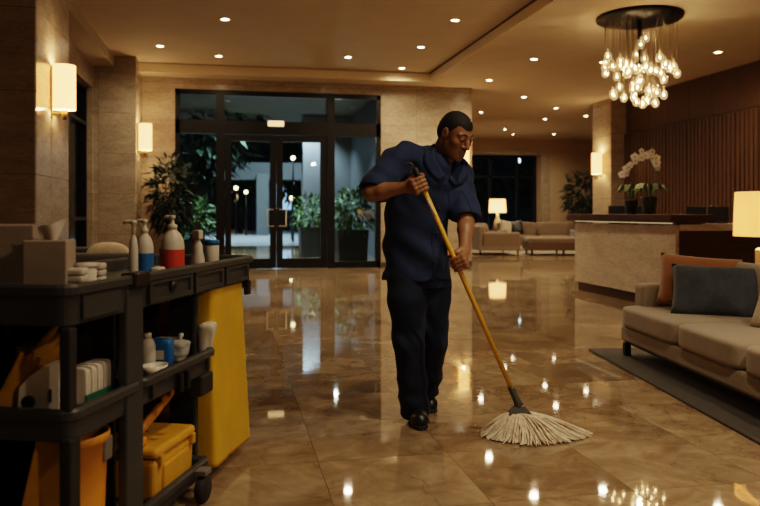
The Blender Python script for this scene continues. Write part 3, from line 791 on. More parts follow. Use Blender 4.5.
# rug
RP = at_z(588, 350, 0)
rg = MB(); rg.M = Matrix.Translation(RP) @ Matrix.Rotation(sofa_rz - .01, 4, 'Z'); rg.box(0, 2.4, -3.6, .0, .0005, .015, .004); o = rg.build('area_rug', M_rug)
tag(o, 'dark charcoal area rug lying under the beige sofa', 'rug')
# side table and big lamp behind the sofa
TP = sofaM @ Vector((1.36, -.10, 0))
t = thing('side_table', 'small dark side table behind the sofa carrying the big lit lamp', 'table', (TP.x, TP.y, 0), sofa_rz)
MB().box(-.25, .25, -.28, .28, .575, .61, .006).build('table_top', M_wood, t)
for x in (-.22, .22):
    for y in (-.25, .25): MB().box(x - .02, x + .02, y - .02, y + .02, .0, .575).build('leg', M_wood, t)
LPp = ray(769, 213, 6.45)
t = thing('table_lamp', 'large table lamp with a glowing drum shade behind the beige sofa', 'lamp', (LPp.x, LPp.y, .612), sofa_rz)
MB().loops([rrect(-.085, .085, -.085, .085, .02, 0), rrect(-.085, .085, -.085, .085, .02, .215), rrect(-.07, .07, -.07, .07, .02, .232)]).build('base', M_ceramic, t)
MB().lathe([(.03, .23), (.03, .25), (.018, .26), (.018, .34)], seg=16).build('neck', M_ceramic, t)
b = MB(); b.shell([(.285, .335), (.272, .722)], seg=40); b.shell([(.27, .722), (.283, .335)], seg=40); b.build('lamp_shade', M_shade2, t)
b = MB(); b.ball((0, 0, .50), (.012, .012, .02)); b.build('bulb', M_bulb, t)
lamp('table_lamp_bulb', 'POINT', (LPp.x, LPp.y, 1.12), 34, (1, .68, .36), .06)

# ================================================================== LOUNGE
o = MB().box(5.4, 11.5, 18.8, 24.0, .0005, .014).build('lounge_rug', M_lrug); tag(o, 'large pale beige rug under the lounge seating', 'rug')
def loveseat(name, label, loc, rz, w, d, h, n, mb, mc, seath=.42):
    t = thing(name, label, 'sofa', loc, rz, 'sofas in the far lounge')       # faces local -Y
    MB().box(-w / 2, w / 2, -d / 2, d / 2, .14, .28, .02).build('base', mb, t)
    for x in (-w / 2 + .06, w / 2 - .06):
        for y in (-d / 2 + .06, d / 2 - .06): MB().lathe([(.018, 0), (.028, .14)], (x, y, 0), 10).build('leg', M_blk, t)
    MB().box(-w / 2, w / 2, d / 2 - .2, d / 2, .2, h, .05, 3).build('back', mb, t)
    for sg in (-1, 1):
        xa = sg * (w / 2 - .09); MB().box(xa - .09, xa + .09, -d / 2, d / 2 - .04, .2, .62, .05, 3).build('arm', mc, t)
    sw = (w - .36) / n
    for k in range(n):
        xc = -w / 2 + .18 + sw * (k + .5)
        MB().puffy((xc, -.08, .36), (sw / 2 - .005, d / 2 - .1, .085), 7, 8).build('seat_cushion', mc, t)
        b = MB(); b.M = Matrix.Translation((xc, d / 2 - .26, .62)) @ Matrix.Rotation(-.18, 4, 'X'); b.puffy((0, 0, 0), (sw / 2 - .01, .10, .24), 4, 8); b.build('back_cushion', mc, t)
    return t
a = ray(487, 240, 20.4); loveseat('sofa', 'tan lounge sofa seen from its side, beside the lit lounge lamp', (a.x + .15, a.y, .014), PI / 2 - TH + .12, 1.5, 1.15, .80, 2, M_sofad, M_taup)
a = ray(538, 240, 22.9); loveseat('sofa', 'brown lounge sofa with paired back cushions facing the lobby below the lounge window', (a.x, a.y, .014), -TH, 2.4, 1.0, .84, 2, M_taup, M_taup)
a = ray(560, 240, 20.3)
t = thing('bench_table', 'low dark wood lounge bench with a tan padded top', 'bench', (a.x, a.y, .014), -TH)
MB().box(-.95, .95, -.45, .45, .14, .36, .02).build('base', M_brn, t); MB().puffy((0, 0, .41), (.94, .44, .06), 9, 10).build('top_pad', M_taup, t)
for x in (-.85, 0, .85):
    for y in (-.38, .38): MB().box(x - .025, x + .025, y - .025, y + .025, 0, .14).build('leg', M_blk, t)
for px, dd, m, lab, rr in ((506, 22.75, M_cream, 'pale throw pillow on the lounge sofa beside the lounge lamp', .2), (517, 22.75, M_blk, 'dark throw pillow on the brown lounge sofa', -.15)):
    a = ray(px, 222, dd); o = MB().pillow(.19, .22, .08, 10).build('throw_pillow', m); tag(o, lab, 'pillow'); o.location = (a.x, a.y, .70); o.rotation_euler = (-.3, rr, -TH)
a = ray(497.5, 210, 24.1)
t = thing('side_table', 'small round side table under the lounge lamp', 'table', (a.x, a.y, 0), 0)
MB().lathe([(.0001, .56), (.3, .56), (.3, .6), (.0001, .6)], seg=24).build('table_top', M_wood, t); MB().lathe([(.2, 0), (.2, .02), (.03, .04), (.03, .56)], seg=16).build('pedestal', M_wood, t)
t = thing('table_lamp', 'lit lounge lamp with a square pale shade in front of the dark window', 'lamp', (a.x, a.y, .602), 0)
MB().lathe([(.1, 0), (.14, .06), (.11, .28), (.04, .42), (.05, .5), (.02, .52), (.02, .6)], seg=18).build('base', M_ceramic, t)
b = MB(); b.shell([(.285, .56), (.255, 1.0)]); b.shell([(.253, 1.0), (.283, .56)]); b.build('lamp_shade', M_shade, t)
b = MB(); b.ball((0, 0, .78), (.014, .014, .02)); b.build('bulb', M_bulb, t)
lamp('lounge_lamp_bulb', 'POINT', (a.x, a.y, 1.32), 24, (1, .66, .34), .06)

# ================================================================== GREY ARMCHAIRS BY THE LEFT WALL
def armchair(name, label, loc, rz, cush):
    t = thing(name, label, 'armchair', loc, rz, 'grey armchairs by the left wall')          # faces local +Y
    MB().box(-.42, .42, -.42, .42, .13, .30, .03).build('base', M_armch, t)
    MB().box(-.42, .42, -.44, -.26, .2, .69, .07, 4).build('back', M_armch, t)
    for sg in (-1, 1): MB().box(sg * .35 - .07, sg * .35 + .07, -.4, .42, .2, .58, .05, 3).build('arm', M_armch, t)
    MB().puffy((0, .08, .38), (.275, .32, .09), 7, 8).build('seat_cushion', M_armch, t)
    for x in (-.36, .36):
        for y in (-.36, .36): MB().lathe([(.016, 0), (.025, .13)], (x, y, 0), 8).build('leg', M_blk, t)
    if cush: 
        o = MB().puffy((0, 0, 0), (.27, .09, .24), 2.6, 12).build('throw_pillow', M_cream); tag(o, 'cream rounded throw pillow showing above the grey armchair back', 'pillow')
        o.matrix_world = Matrix.Translation(loc) @ Matrix.Rotation(rz, 4, 'Z') @ Matrix.Translation((.06, -.14, .57)) @ Matrix.Rotation(.25, 4, 'X')
a = ray(107, 250, 8.9); armchair('armchair', 'grey fabric armchair with its back to the cart, cream pillow on it', (a.x, a.y, 0), -TH + .1, True)
a = ray(66, 250, 9.3); armchair('armchair', 'grey fabric armchair mostly hidden behind the nearest marble column', (a.x + .1, a.y + 1.1, 0), -TH + .4, False)

# ================================================================== OUTSIDE THE DOORS
struct(MB().box(-14, 16, 15.5, 70, -.14, -.02).build('exterior_ground', M_ground))
b = MB(); b.box(-6, 4.8, 40, 41.2, 2.95, 3.85); b.box(-3, 4.8, 15.7, 26, 4.15, 4.3); struct(b.build('exterior_canopy', M_conc))
a = on_y(262.5, 39.6); struct(MB().box(a.x - .32, a.x + .32, 39.3, 39.95, -.02, 3.2, .02, 1).build('exterior_column', M_conc))
a = on_y(303, 22.5); struct(MB().box(a.x, 4.8, 22.5, 23, -.02, 4.1).build('exterior_wall', M_conc))
b = MB(); b.box(DX1 + .5, DX1 + .85, 15.7, 22.4, -.02, 4.1); struct(b.build('exterior_wall', M_extdark))
b = MB(); b.box(-14, 26, 58, 59, -.02, 9); struct(b.build('exterior_wall', M_extdark))
def crown_tree(label, loc, h, r, n, size, m=M_leaf3, group='trees outside the glass'):
    t = thing('tree', label, 'tree', loc, 0, group)
    MB().tube([(0, 0, 0), (.05, .03, h * .35), (-.05, .05, h * .75)], [.16, .12, .06], 8).build('trunk', M_bark, t)
    leaves('crown', n, (0, 0, h * .66), (r, r, h * .36), size, m, t, .1, .5)
a = on_y(196, 24); crown_tree('leafy tree outside the left glass sidelight', (a.x, 24, -.02), 6.4, 2.1, 1500, .42)
a = on_y(240, 45); crown_tree('far tree seen through the left door leaf', (a.x, 45, -.02), 5.6, 1.9, 900, .6)
a = on_y(297, 47); crown_tree('far dark tree seen through the right door leaf', (a.x, 47, -.02), 6, 1.25, 700, .55)
def shrub(name, label, loc, w, h, ph, n, m, group):
    t = thing(name, label, 'planter', loc, 0, group); pot_mesh(w, ph, t, M_pot, True)
    leaves('foliage', n, (0, 0, ph + h * .42), (w * 1.25, w * 1.25, h * .55), .26, m, t, .1, .32)
    MB().tube([(0, 0, ph - .06), (.02, .02, ph + h * .5)], [.02, .01], 6).build('stem', M_bark, t)
G = 'planted tubs outside the glass'
a = on_y(351, 17.0); shrub('planter', 'square dark planter with a bright bush outside the right sidelight', (a.x, 17.0, -.02), .36, .95, .78, 380, M_leaf2, G)
a = on_y(314, 19.5); shrub('planter', 'dark planter with a bush seen through the right door leaf', (a.x, 19.5, -.02), .4, .9, .8, 260, M_leaf2, G)
a = on_y(190, 17.6); shrub('planter', 'low planter with a green bush outside the left sidelight', (a.x, 17.6, -.02), .46, 1.05, .55, 420, M_leaf2, G)
a = on_y(374, 24.9)
def globe(label, px, py, d, r, m, post=True):
    p = ray(px, py, d); t = thing('street_lamp', label, 'street lamp', (p.x, p.y, -.02), 0, 'lit street lamps outside')
    MB().tube([(0, 0, 0), (0, 0, p.z - r + .02)], [.05, .035], 8).build('pole', M_frame, t); MB().ball((0, 0, p.z + .02), r, 5).build('globe', m, t)
M_glow = emit('street_glow', (1.0, .70, .38), 9); M_glow2 = emit('cool_glow', (.75, .88, 1.0), 5)
globe('street lamp with a warm globe beyond the left door leaf', 236, 188, 40, .11, M_glow)
globe('street lamp with a second warm globe beyond the left door leaf', 246, 192, 38.5, .10, M_glow)
globe('street lamp with a warm globe low beyond the right door leaf', 292, 198, 33, .10, M_glow)
globe('street lamp with a warm globe high beyond the right door leaf', 293, 158, 30, .09, M_glow)
# lit shop far off
a0, a1 = on_y(228, 54), on_y(252, 54)
t = thing('shopfront', 'distant shopfront with a warm lit window across the street', 'building', (a0.x, 54, -.02))
W_ = a1.x - a0.x
MB().box(-4, W_ + 6, .6, 4, 0, 5).build('wall', M_extdark, t); MB().box(0, W_, .4, .6, 1.9, 2.7).build('shop_window', emit('shop_glow', (1.0, .62, .34), 1.1), t); MB().box(-.3, W_ + .3, -.6, .6, 2.9, 3.2).build('awning', M_conc, t)
a = on_y(288, 48); t = thing('shopfront', 'distant shopfront with a cool blue lit sign beyond the right door leaf', 'building', (a.x - 1, 50, -.02))
MB().box(-1.5, 4, .2, 3, 0, 5).build('wall', M_extdark, t); MB().box(.1, 1.6, .05, .2, 1.4, 3.2).build('shop_window', emit('shop_glow_cool', (.45, .68, 1.0), 1.2), t)
b = MB(); a = on_y(231, 40); 
for x, y in ((.2, 18), (2.0, 18), (.3, 22), (2.2, 22)): lamp('canopy_light', 'SPOT', (x, y, 4.12), 750, (.72, .86, 1.0), .05, spot_size=math.radians(112), spot_blend=.7)
for x, y in ((-1.0, 32), (3, 36)): lamp('street_light', 'SPOT', (x, y, 7.5), 2300, (.72, .88, 1.0), .1, spot_size=math.radians(130), spot_blend=.8)
lamp('street_light', 'POINT', (-4.2, 19.5, 4.6), 45, (.70, .90, 1.0), .3)
lamp('planter_light', 'POINT', (2.3, 16.4, 2.9), 16, (.95, .95, .80), .05)
# dark garden outside the lounge window
def dark_tree(px, Y, lab):
    a = on_y(px, Y); crown_tree(lab, (a.x, Y, -.02), 4.4, .85, 420, .45, M_leaf, 'dark trees outside the lounge window')
struct(MB().box(2, 22, 26.3, 44, -.14, -.021).build('exterior_ground', M_extdark))
dark_tree(484, 31, 'dark tree outside the lounge window behind the lounge lamp'); dark_tree(530, 32.5, 'dark tree outside the right half of the lounge window')
p = on_y(518, 29, 160); t = thing('street_lamp', 'small white street lamp seen high through the lounge window', 'street lamp', (p.x, p.y, -.02), 0, 'lit street lamps outside')
MB().tube([(0, 0, 0), (0, 0, p.z - .08)], .04, 6).build('pole', M_frame, t); MB().ball((0, 0, p.z), .11, 4).build('globe', M_glow2, t)
w = bpy.data.worlds.new('night'); w.use_nodes = True; S.world = w
bg = w.node_tree.nodes['Background']; bg.inputs[0].default_value = (.010, .022, .032, 1); bg.inputs[1].default_value = 1.0

# ================================================================== JANITOR CART
CA = room(-.875, 2.09); CRZ = -(TH + math.atan(.177))
cartM = Matrix.Translation(CA) @ Matrix.Rotation(CRZ, 4, 'Z'); cartI = cartM.inverted()
def cy(px, x):                       # where the sight line at column px meets the cart plane x
    D = room((px - CX) / FPX, 1.0); o = cartI @ Vector((0, 0, 0)); d = cartI.to_3x3() @ D
    return o.y + d.y * (x - o.x) / d.x
def cw(x, y, z): return cartM @ Vector((x, y, z))
def cz(px, py, x):                   # height of a pixel on that plane
    p = cw(x, cy(px, x), 0); d = SN * p.x + CS * p.y
    return CAMH - (py - HZ) * d / FPX
cart = thing('janitor_cart', 'grey plastic janitor cart with open shelves and a loaded top tray', 'cleaning cart', CA, CRZ)
CWD, CL = .54, 1.06
def tray(name, x0, x1, y0, y1, z0, z1, fl, dep, r=.05):
    b = MB()
    R = lambda o, z: rrect(x0 + o, x1 - o, y0 + o, y1 - o, max(.006, r - o), z)
    b.loops([R(.022, z0), R(.016, z1 - .035), R(.016, z1 - .032), R(0, z1 - .03), R(-.002, z1 - .008), R(.005, z1), R(.022, z1), R(.03, z1 - .01), R(.034, z1 - dep)])
    return b.build(name, M_cart, cart)
tt = tray('top_tray', -CWD, 0, 0, 1.55, .825, .945, .012, .05, .06)
ms = tray('middle_shelf', -CWD, -.002, .01, .43, .488, .585, .012, .05, .05)
ms = tray('middle_shelf', -CWD, -.002, .44, CL, .488, .583, .012, .05, .03)
bs = tray('bottom_shelf', -CWD, -.004, .01, 1.0, .066, .142, .01, .05, .03)
# raised ribs and insets on the tray skirts
for y0, y1 in ((.48, .83), (.86, 1.15), (1.18, 1.46)):
    b = MB(); b.loops([[(-.016, y0, .834), (-.016, y1, .834), (-.016, y1, .912), (-.016, y0, .912)], [(-.004, y0, .834), (-.004, y1, .834), (-.004, y1, .912), (-.004, y0, .912)], [(-.004, y0 + .02, .85), (-.004, y1 - .02, .85), (-.004, y1 - .02, .90), (-.004, y0 + .02, .90)], [(-.015, y0 + .022, .852), (-.015, y1 - .022, .852), (-.015, y1 - .022, .898), (-.015, y0 + .022, .898)]]); b.build('inset_panel', M_cart, tt)
MB().box(-.016, -.008, .08, .30, .836, .912, .004).build('inset_panel', M_cart, tt)
b = MB(); yk = cy(175, 0); b.lathe([(.0001, .004), (.018, .0), (.02, -.008), (.02, -.016), (.0001, -.016)], (0, yk, .880), 14, 'X'); b.build('knob', M_blk, tt)
b = MB(); b.box(-.045, .012, .35, .455, .905, .952, .008); b.build('latch', M_blk, tt)
for y0 in (.50, .98): MB().box(-.016, -.004, y0, y0 + .02, .50, .56).build('rib', M_cart, ms)
for px in (181, 188): yk = cy(px, 0); o = MB().box(-.014, .008, yk - .012, yk + .012, .475, .545, .005).build('clip', M_blk, ms)
o = MB().box(-.07, -.01, .93, 1.05, .40, .487, .01).build('catch_block', M_cartd, ms)
for x0, x1, y0, y1, z0, z1, m in ((-.045, -.012, .335, .45, .06, .90, M_cart), (-.05, -.012, .02, .075, .10, .50, M_cartd), (-.05, -.014, .02, .06, .56, .82, M_cartd), (-.10, -.075, 1.02, 1.045, .10, .83, M_cart),
                                 (-CWD + .02, -CWD + .06, .03, .08, .10, .83, M_cartd), (-CWD + .02, -CWD + .06, .98, 1.03, .10, .83, M_cartd)):
    MB().box(x0, x1, y0, y1, z0, z1, .008).build('post', m, cart)
b = MB(); b.box(-CWD + .012, -CWD + .03, .06, 1.0, .14, .80); b.build('back_panel', M_cartd, cart)
MB().box(-CWD + .05, -.10, .405, .42, .146, .82).build('divider', M_cartd, cart)
MB().box(-CWD + .05, -.25, 1.03, 1.045, .146, .82).build('end_panel', M_cartd, cart); MB().box(-.20, -.105, 1.03, 1.045, .146, .82).build('end_panel', M_cartd, cart)
b = MB(); b.tube([(-CWD + .07, 1.46, .83), (-CWD + .07, 1.49, .80), (-.04, 1.49, .80), (-.04, 1.46, .83)], .010, 8); b.box(-.03, -.006, 1.455, 1.495, .76, .83, .004); b.build('bag_hanger', M_blk, cart)
for x, y in ((.020, .87), (-CWD - .02, .87), (-.06, .10), (-CWD + .06, .10)):
    c = MB().box(x - .024, x + .024, y - .03, y + .03, .055 + .056 * (y > .5), .065 + .068 * (y > .5), .004).build('caster', M_grey, cart)
    b = MB(); b.lathe([(.0001, -.018), (.05, -.016), (.054, -.01), (.054, .01), (.05, .016), (.0001, .018)], (x, y, .0545), 20, 'X'); b.build('wheel', M_sole, c)
b = MB(); b.tube([(-.06, 1.5, .5), (-.06, 1.5, .06)], .012, 8); x, y = -.08, 1.44
# yellow waste bag
bx0, bx1, by0, by1 = -.46, -.028, 1.085, 1.44
base = rrect(bx0, bx1, by0, by1, .022, 0, 4); MS = [max(1, int((Vector(base[k]) - Vector(base[(k + 1) % len(base)])).length / .022)) for k in range(len(base))]
L = []
NZ = 48; rb = random.Random(2)
for i in range(NZ + 1):
    t = i / NZ; z = .822 - t * .76
    fl = .06 * max(0, t - .1); pl = rrect(bx0 - fl * .3, bx1 + fl * .25, by0, by1 + fl * 1.6, .022, z, 4)
    dense = []
    for k in range(len(pl)):
        a, c = Vector(pl[k]), Vector(pl[(k + 1) % len(pl)]); m = MS[k]
        for q in range(m): dense.append(a.lerp(c, q / m))
    cx_, cy_ = (bx0 + bx1) / 2, (by0 + by1) / 2; o = []
    for p in dense:
        d = Vector((p.x - cx_, p.y - cy_, 0)).normalized()
        w = .010 * (1 - abs(math.sin(6.5 * (p.y - 1.1) + 3.2 * (z - .2) * (1 if z > .45 else .4)))) ** 5 + .010 * (1 - abs(math.sin(5 * p.y - 5 * z + .6))) ** 6 + .009 * math.sin(8 * p.y + 9 * p.x + 4 * z) + .012 * math.sin(21 * (p.y - .45 * (z - .8)) + 1) * max(0, 1 - 1.4 * t) - .007 * math.exp(-((p.y - 1.25) / .008) ** 2) * (t > .55) - .007 * math.exp(-((z - .36) / .010) ** 2) + .004 * math.sin(23 * p.y - 19 * p.x + 7 * z + 1) * (1 - t) + .012 * math.sin(17 * (p.y + p.x) + 3) * max(0, 1 - t * 3)
        w -= .012 * math.exp(-((z - .40) / .012) ** 2) + .010 * math.exp(-((p.y - by0 - .17 - .3 * (z - .5) * (z > .5)) / .012) ** 2)
        e = min(abs(p.y - by0), abs(p.x - bx1)); w *= min(1, e / .05 + .15)
        o.append((p + d * w)[:])
    L.append(o)
b = MB(); b.loops(L, False, True, True); o = b.build('waste_bag', M_bag); o.matrix_world = cartM
tag(o, 'tall yellow vinyl waste bag hanging at the far end of the cart', 'bag')

def cthing(name, label, cat, px, x, z, group=None, rz=0, dy=0):
    y = cy(px, x) + dy; return thing(name, label, cat, cw(x, y, z), CRZ + rz, group)
ZTOP, ZMID, ZBOT = .8955, .5355, .0925
def pump_bottle(label, px, x, r, h, lab, rz=0, grp='bottles on the cart top tray'):
    t = cthing('pump_bottle', label, 'bottle', px, x, ZTOP, grp, rz)
    s = h / .26
    MB().lathe([(r * .9, 0), (r, .008), (r, .13 * s), (r * .93, .155 * s), (r * .72, .18 * s), (r * .38, .197 * s), (r * .34, .205 * s)], seg=24).build('bottle_body', M_white, t)
    if lab: MB().shell([(r * 1.012, .02 * s), (r * 1.012, .115 * s)]).build('paper_label', lab, t)
    p = MB().lathe([(r * .40, .203 * s), (r * .40, .222 * s), (.008, .226 * s), (.007, .248 * s), (.012, .25 * s), (.012, .262 * s), (.0001, .264 * s)], seg=16).build('pump', M_white, t)
    MB().tube([(-.012, 0, .256 * s), (-.035, 0, .256 * s), (-.045, 0, .249 * s)], [.008, .0065, .005], 8).build('nozzle', M_white, p)
    return t
pump_bottle('white pump bottle with a red label on the cart top tray', 172.5, -.13, .047, cz(172, 216, -.13) - ZTOP, M_red, -.3)
pump_bottle('white pump bottle with a blue label on the cart top tray', 144.5, -.16, .034, cz(144, 220, -.16) - ZTOP, M_blue, -.3)
pump_bottle('slim plain white pump bottle in front of the blue label bottle', 133.5, -.125, .0165, cz(133, 221, -.125) - ZTOP, None, -.2)
t = cthing('spray_bottle', 'small white spray bottle with a red trigger on the cart tray', 'bottle', 197.5, -.13, ZTOP, 'bottles on the cart top tray', -.5)
h = cz(198, 229, -.13) - ZTOP
MB().lathe([(.034, 0), (.037, .006), (.036, .05), (.027, .085), (.026, .11), (.018, h - .06), (.013, h - .045)], seg=20, sx=1, sy=.8).build('bottle_body', M_white, t)
b = MB(); b.box(-.020, .026, -.013, .013, h - .045, h - .004, .006); b.build('spray_head', M_white, t)
b = MB(); b.poly([(-.014, -.008, h - .03), (-.030, -.008, h - .035), (-.034, -.008, h - .085), (-.020, -.008, h - .08)], (0, .016, 0)); b.build('trigger', M_red, t)
t = cthing('wipes_tub', 'small white tub with a blue lid on the cart tray', 'tub', 212, -.13, ZTOP); h = cz(212, 240, -.13) - ZTOP
MB().lathe([(.030, 0), (.032, .004), (.032, h - .022), (.030, h - .02)], seg=22).build('tub_body', M_white, t); MB().lathe([(.034, h - .022), (.034, h - .003), (.031, h), (.0001, h)], seg=22).build('lid', M_blue, t)
t = cthing('soap_bar', 'small white block lying left of the red label bottle', 'soap', 158, -.11, ZTOP); MB().puffy((0, 0, .024), (.02, .03, .024), 6, 6).build('block', M_white, t)
# tissue box, carton, small jars
t = cthing('tissue_box', 'pale square tissue box with a tissue sheet standing out on top', 'box', 50, -.17, ZTOP, None, .35); h = cz(47, 240, -.17) - ZTOP
b = MB(); b.box(-.062, .062, -.062, .062, 0, h, .004); b.build('carton', M_card, t)
vs, fs = [], []
for i in range(9):
    u = i / 8
    for j in range(7):
        v = j / 6; vs.append((-.03 + .085 * u * (.6 + .4 * v) - .01 * v, .012 * math.sin(6 * u + 2 * v), h - .004 + .058 * v * (.7 + .45 * u) + .004 * math.sin(9 * u)))
for i in range(8):
    for j in range(6): k = i * 7 + j; fs.append([k, k + 7, k + 8, k + 1])
raw('tissue', vs, fs, M_paper, t, True)
t = cthing('carton', 'tall beige carton standing behind the tissue box', 'box', 19, -.36, ZTOP, None, .35); h = cz(20, 225, -.33) - ZTOP
MB().box(-.06, .06, -.06, .06, 0, h, .004).build('carton_body', M_card, t); MB().box(-.061, .061, -.004, .004, h, h + .003).build('flap_seam', M_paper, t)
t = cthing('paper_cup', 'short white jar at the bend of the cart tray', 'jar', 86, -.10, ZTOP); h = cz(86, 263, -.10) - ZTOP
MB().lathe([(.030, 0), (.032, .01), (.032, h - .012)], seg=18).build('jar_body', M_paper, t); MB().lathe([(.034, h - .014), (.034, h), (.0001, h + .002)], seg=18).build('lid', M_white, t)
for px, x, lab in ((76, -.09, 'small white folded cloth left of the short white jar'), (95, -.15, 'small white folded cloth behind the short white jar')):
    t = cthing('folded_cloth', lab, 'cloth', px, x, ZTOP, 'folded cloths on the top tray', .3); h = cz(px, 263 if px > 90 else 268, x) - ZTOP
    for k in range(4): MB().puffy((0, 0, h * (k + .5) / 4), (.032, .036, h / 8), 6, 6).build('fold', M_paper, t)
# middle shelf, far bay
t = cthing('bottle', 'small white bottle behind the cart upright on the middle shelf', 'bottle', 147.5, -.17, ZMID); h = cz(147, 333, -.17) - ZMID
MB().lathe([(.028, 0), (.031, .006), (.031, h * .65), (.022, h * .82), (.014, h * .86)], seg=20).build('bottle_body', M_white, t); MB().lathe([(.016, h * .86), (.016, h), (.0001, h)], seg=14).build('cap', M_white, t)
t = cthing('wipes_packet', 'blue packet of wipes standing on the middle shelf', 'packet', 161, -.15, ZMID, None, .15); h = cz(162, 338, -.15) - ZMID
MB().puffy((0, 0, h / 2), (.048, .028, h / 2), 5, 8).build('pouch', M_blue, t); MB().box(-.028, .02, -.0295, -.0275, h * .3, h * .62, .002).build('paper_label', M_paper, t)
t = cthing('carton', 'white carton behind the blue packet on the middle shelf', 'box', 166, -.19, ZMID, None, .1); h = cz(168, 337, -.19) - ZMID
MB().box(-.05, .05, -.03, .03, 0, h, .003).build('carton_body', M_white, t); MB().box(-.051, .051, -.031, .031, h - .03, h - .015).build('print_band', M_blue, t)
t = cthing('dish', 'shallow white dish at the front of the middle shelf', 'dish', 155, -.075, ZMID); 
MB().lathe([(.02, .004), (.034, .012), (.042, .05), (.045, .052), (.038, .018), (.0001, .012)], seg=24, sy=1.2).build('bowl', M_white, t)
def crumple(name, label, px, x, r, h, seed, grp):
    t = cthing(name, label, 'bag', px, x, ZMID, grp); b = MB(); b.puffy((0, 0, h / 2), (r, r * 1.1, h / 2), 3.2, 14)
    rr = random.Random(seed); ph = [rr.uniform(0, 6) for _ in range(6)]
    for v in b.bm.verts:
        k = 1 + .10 * math.sin(70 * v.co.x + ph[0] + 40 * v.co.z) + .09 * math.sin(85 * v.co.y + ph[1] - 50 * v.co.z) + .05 * math.sin(150 * v.co.z + ph[2]); v.co.x *= k; v.co.y *= k
        v.co.z = max(.002, v.co.z * (1 + .06 * math.sin(60 * v.co.x + ph[3])))
    b.build('film', M_film, t, False); MB().tube([(0, 0, h * .9), (.004, .004, h), (.012, -.006, h + .018)], [.012, .006, .012], 7).build('knot', M_paper, t)
    MB().puffy((0, 0, h * .4), (r * .72, r * .8, h * .34), 3, 8).build('content', M_white, t)
G = 'clear plastic bags on the middle shelf'
crumple('plastic_bag', 'low clear plastic bag beside the blue packet on the middle shelf', 179, -.13, .038, .095, 3, G)
crumple('plastic_bag', 'clear plastic bag in the middle of the far shelf bay', 190, -.17, .045, .105, 4, G)
t = cthing('cloth_bundle', 'crumpled white plastic bundle sticking up at the far end of the shelf', 'bundle', 205, -.055, ZMID); h = cz(205, 316, -.12) - ZMID
b = MB(); b.puffy((0, 0, h / 2), (.034, .04, h / 2), 3, 12)
for v in b.bm.verts:
    k = .75 + .5 * v.co.z / h + .12 * math.sin(110 * v.co.y + 30 * v.co.z) + .10 * math.sin(90 * v.co.x + 2); v.co.x = v.co.x * k + .02 * (v.co.z / h) ** 2; v.co.y *= k
b.build('wrap', M_paper, t)
# near bay of the middle shelf
t = cthing('paper_dispenser', 'white paper dispenser with a round black opening on the near shelf', 'dispenser', 41, -.19, ZMID, None, .35); h = cz(41, 366, -.19) - ZMID
b = MB(); b.loops([[(-.055, y, .0), (.062, y, .0), (.062, y, h + .012), (.02, y, h + .006), (-.02, y, h - .02), (-.05, y, h - .055)] for y in (-.045, .045)]); b.build('housing', M_white, t)
MB().lathe([(.0001, -.0475), (.019, -.0475), (.021, -.044), (.0001, -.044)], (-.024, 0, .048), 20, 'Y').build('opening', M_blk, t)
MB().box(.035, .042, -.047, -.044, .045, .085, .001).build('slot', M_blk, t)
def glove(label, c, rz, tilt, seed):
    F = Field((-.09, -.05, -.06), (.09, .05, .17), .004)
    F.loft([(-.055, 0, 0, .042, .014, 0), (0, 0, 0, .036, .014, 0), (.06, 0, 0, .042, .013, 0), (.075, 0, 0, .036, .010, 0)], .008)
    for k in range(4): x = -.03 + .02 * k; F.chain([(x, 0, .06), (x * 1.15, -.006, .10 + .008 * (1 - abs(k - 1.5))), (x * 1.2, -.016, .135 - .012 * abs(k - 1.3))], [.011, .0105, .009], .003)
    F.chain([(.032, 0, .0), (.055, -.008, .03), (.066, -.012, .06)], [.013, .012, .010], .008)
    o = F.mesh('rubber_glove', M_ylw); tag(o, label, 'glove', 'yellow rubber gloves on the near shelf')
    o.matrix_world = Matrix.Translation(c) @ Matrix.Rotation(CRZ + rz, 4, 'Z') @ Matrix.Rotation(tilt, 4, 'Y')
glove('yellow rubber glove draped over the white dispenser, nearer the cart end', cw(-.26, cy(6, -.26) + .03, ZMID + .07), .35, .55, 1)
glove('yellow rubber glove leaning on top of the white dispenser', cw(-.235, cy(31, -.235) + .03, ZMID + .15), .35, .8, 2)
t = cthing('carton', 'brown card box behind the white dispenser on the near shelf', 'box', 50, -.30, ZMID, None, .3, -.05); h = cz(50, 341, -.30) - ZMID
MB().box(-.06, .06, -.05, .05, 0, h, .003).build('carton_body', M_card, t); MB().box(-.061, .061, -.01, .01, h - .03, h + .001).build('tape', M_org, t)
t = cthing('cloth_tray', 'green tray holding upright white folded cloths on the near shelf', 'tray', 91, -.12, ZMID, None, 0)
b = MB(); b.box(-.045, .045, -.095, .085, .0, .012, .003); b.box(.040, .045, -.095, .085, .012, .045); b.box(-.045, -.04, -.095, .085, .012, .045); b.build('tray_body', M_green, t)
for k in range(5):
    o = cthing('folded_cloth', ['upright white cloth nearest the cart end in the green tray', 'second upright white cloth in the green tray', 'middle upright white cloth in the green tray', 'fourth upright white cloth in the green tray', 'upright white cloth at the far end of the green tray'][k], 'cloth', 91, -.12, ZMID + .013, 'cloths in the green tray', 0, -.075 + .035 * k)
    MB().puffy((0, -.007, .058), (.038, .008, .058), 7, 6).build('fold', M_paper, o); MB().puffy((0, .007, .056), (.038, .008, .056), 7, 6).build('fold', M_paper, o)
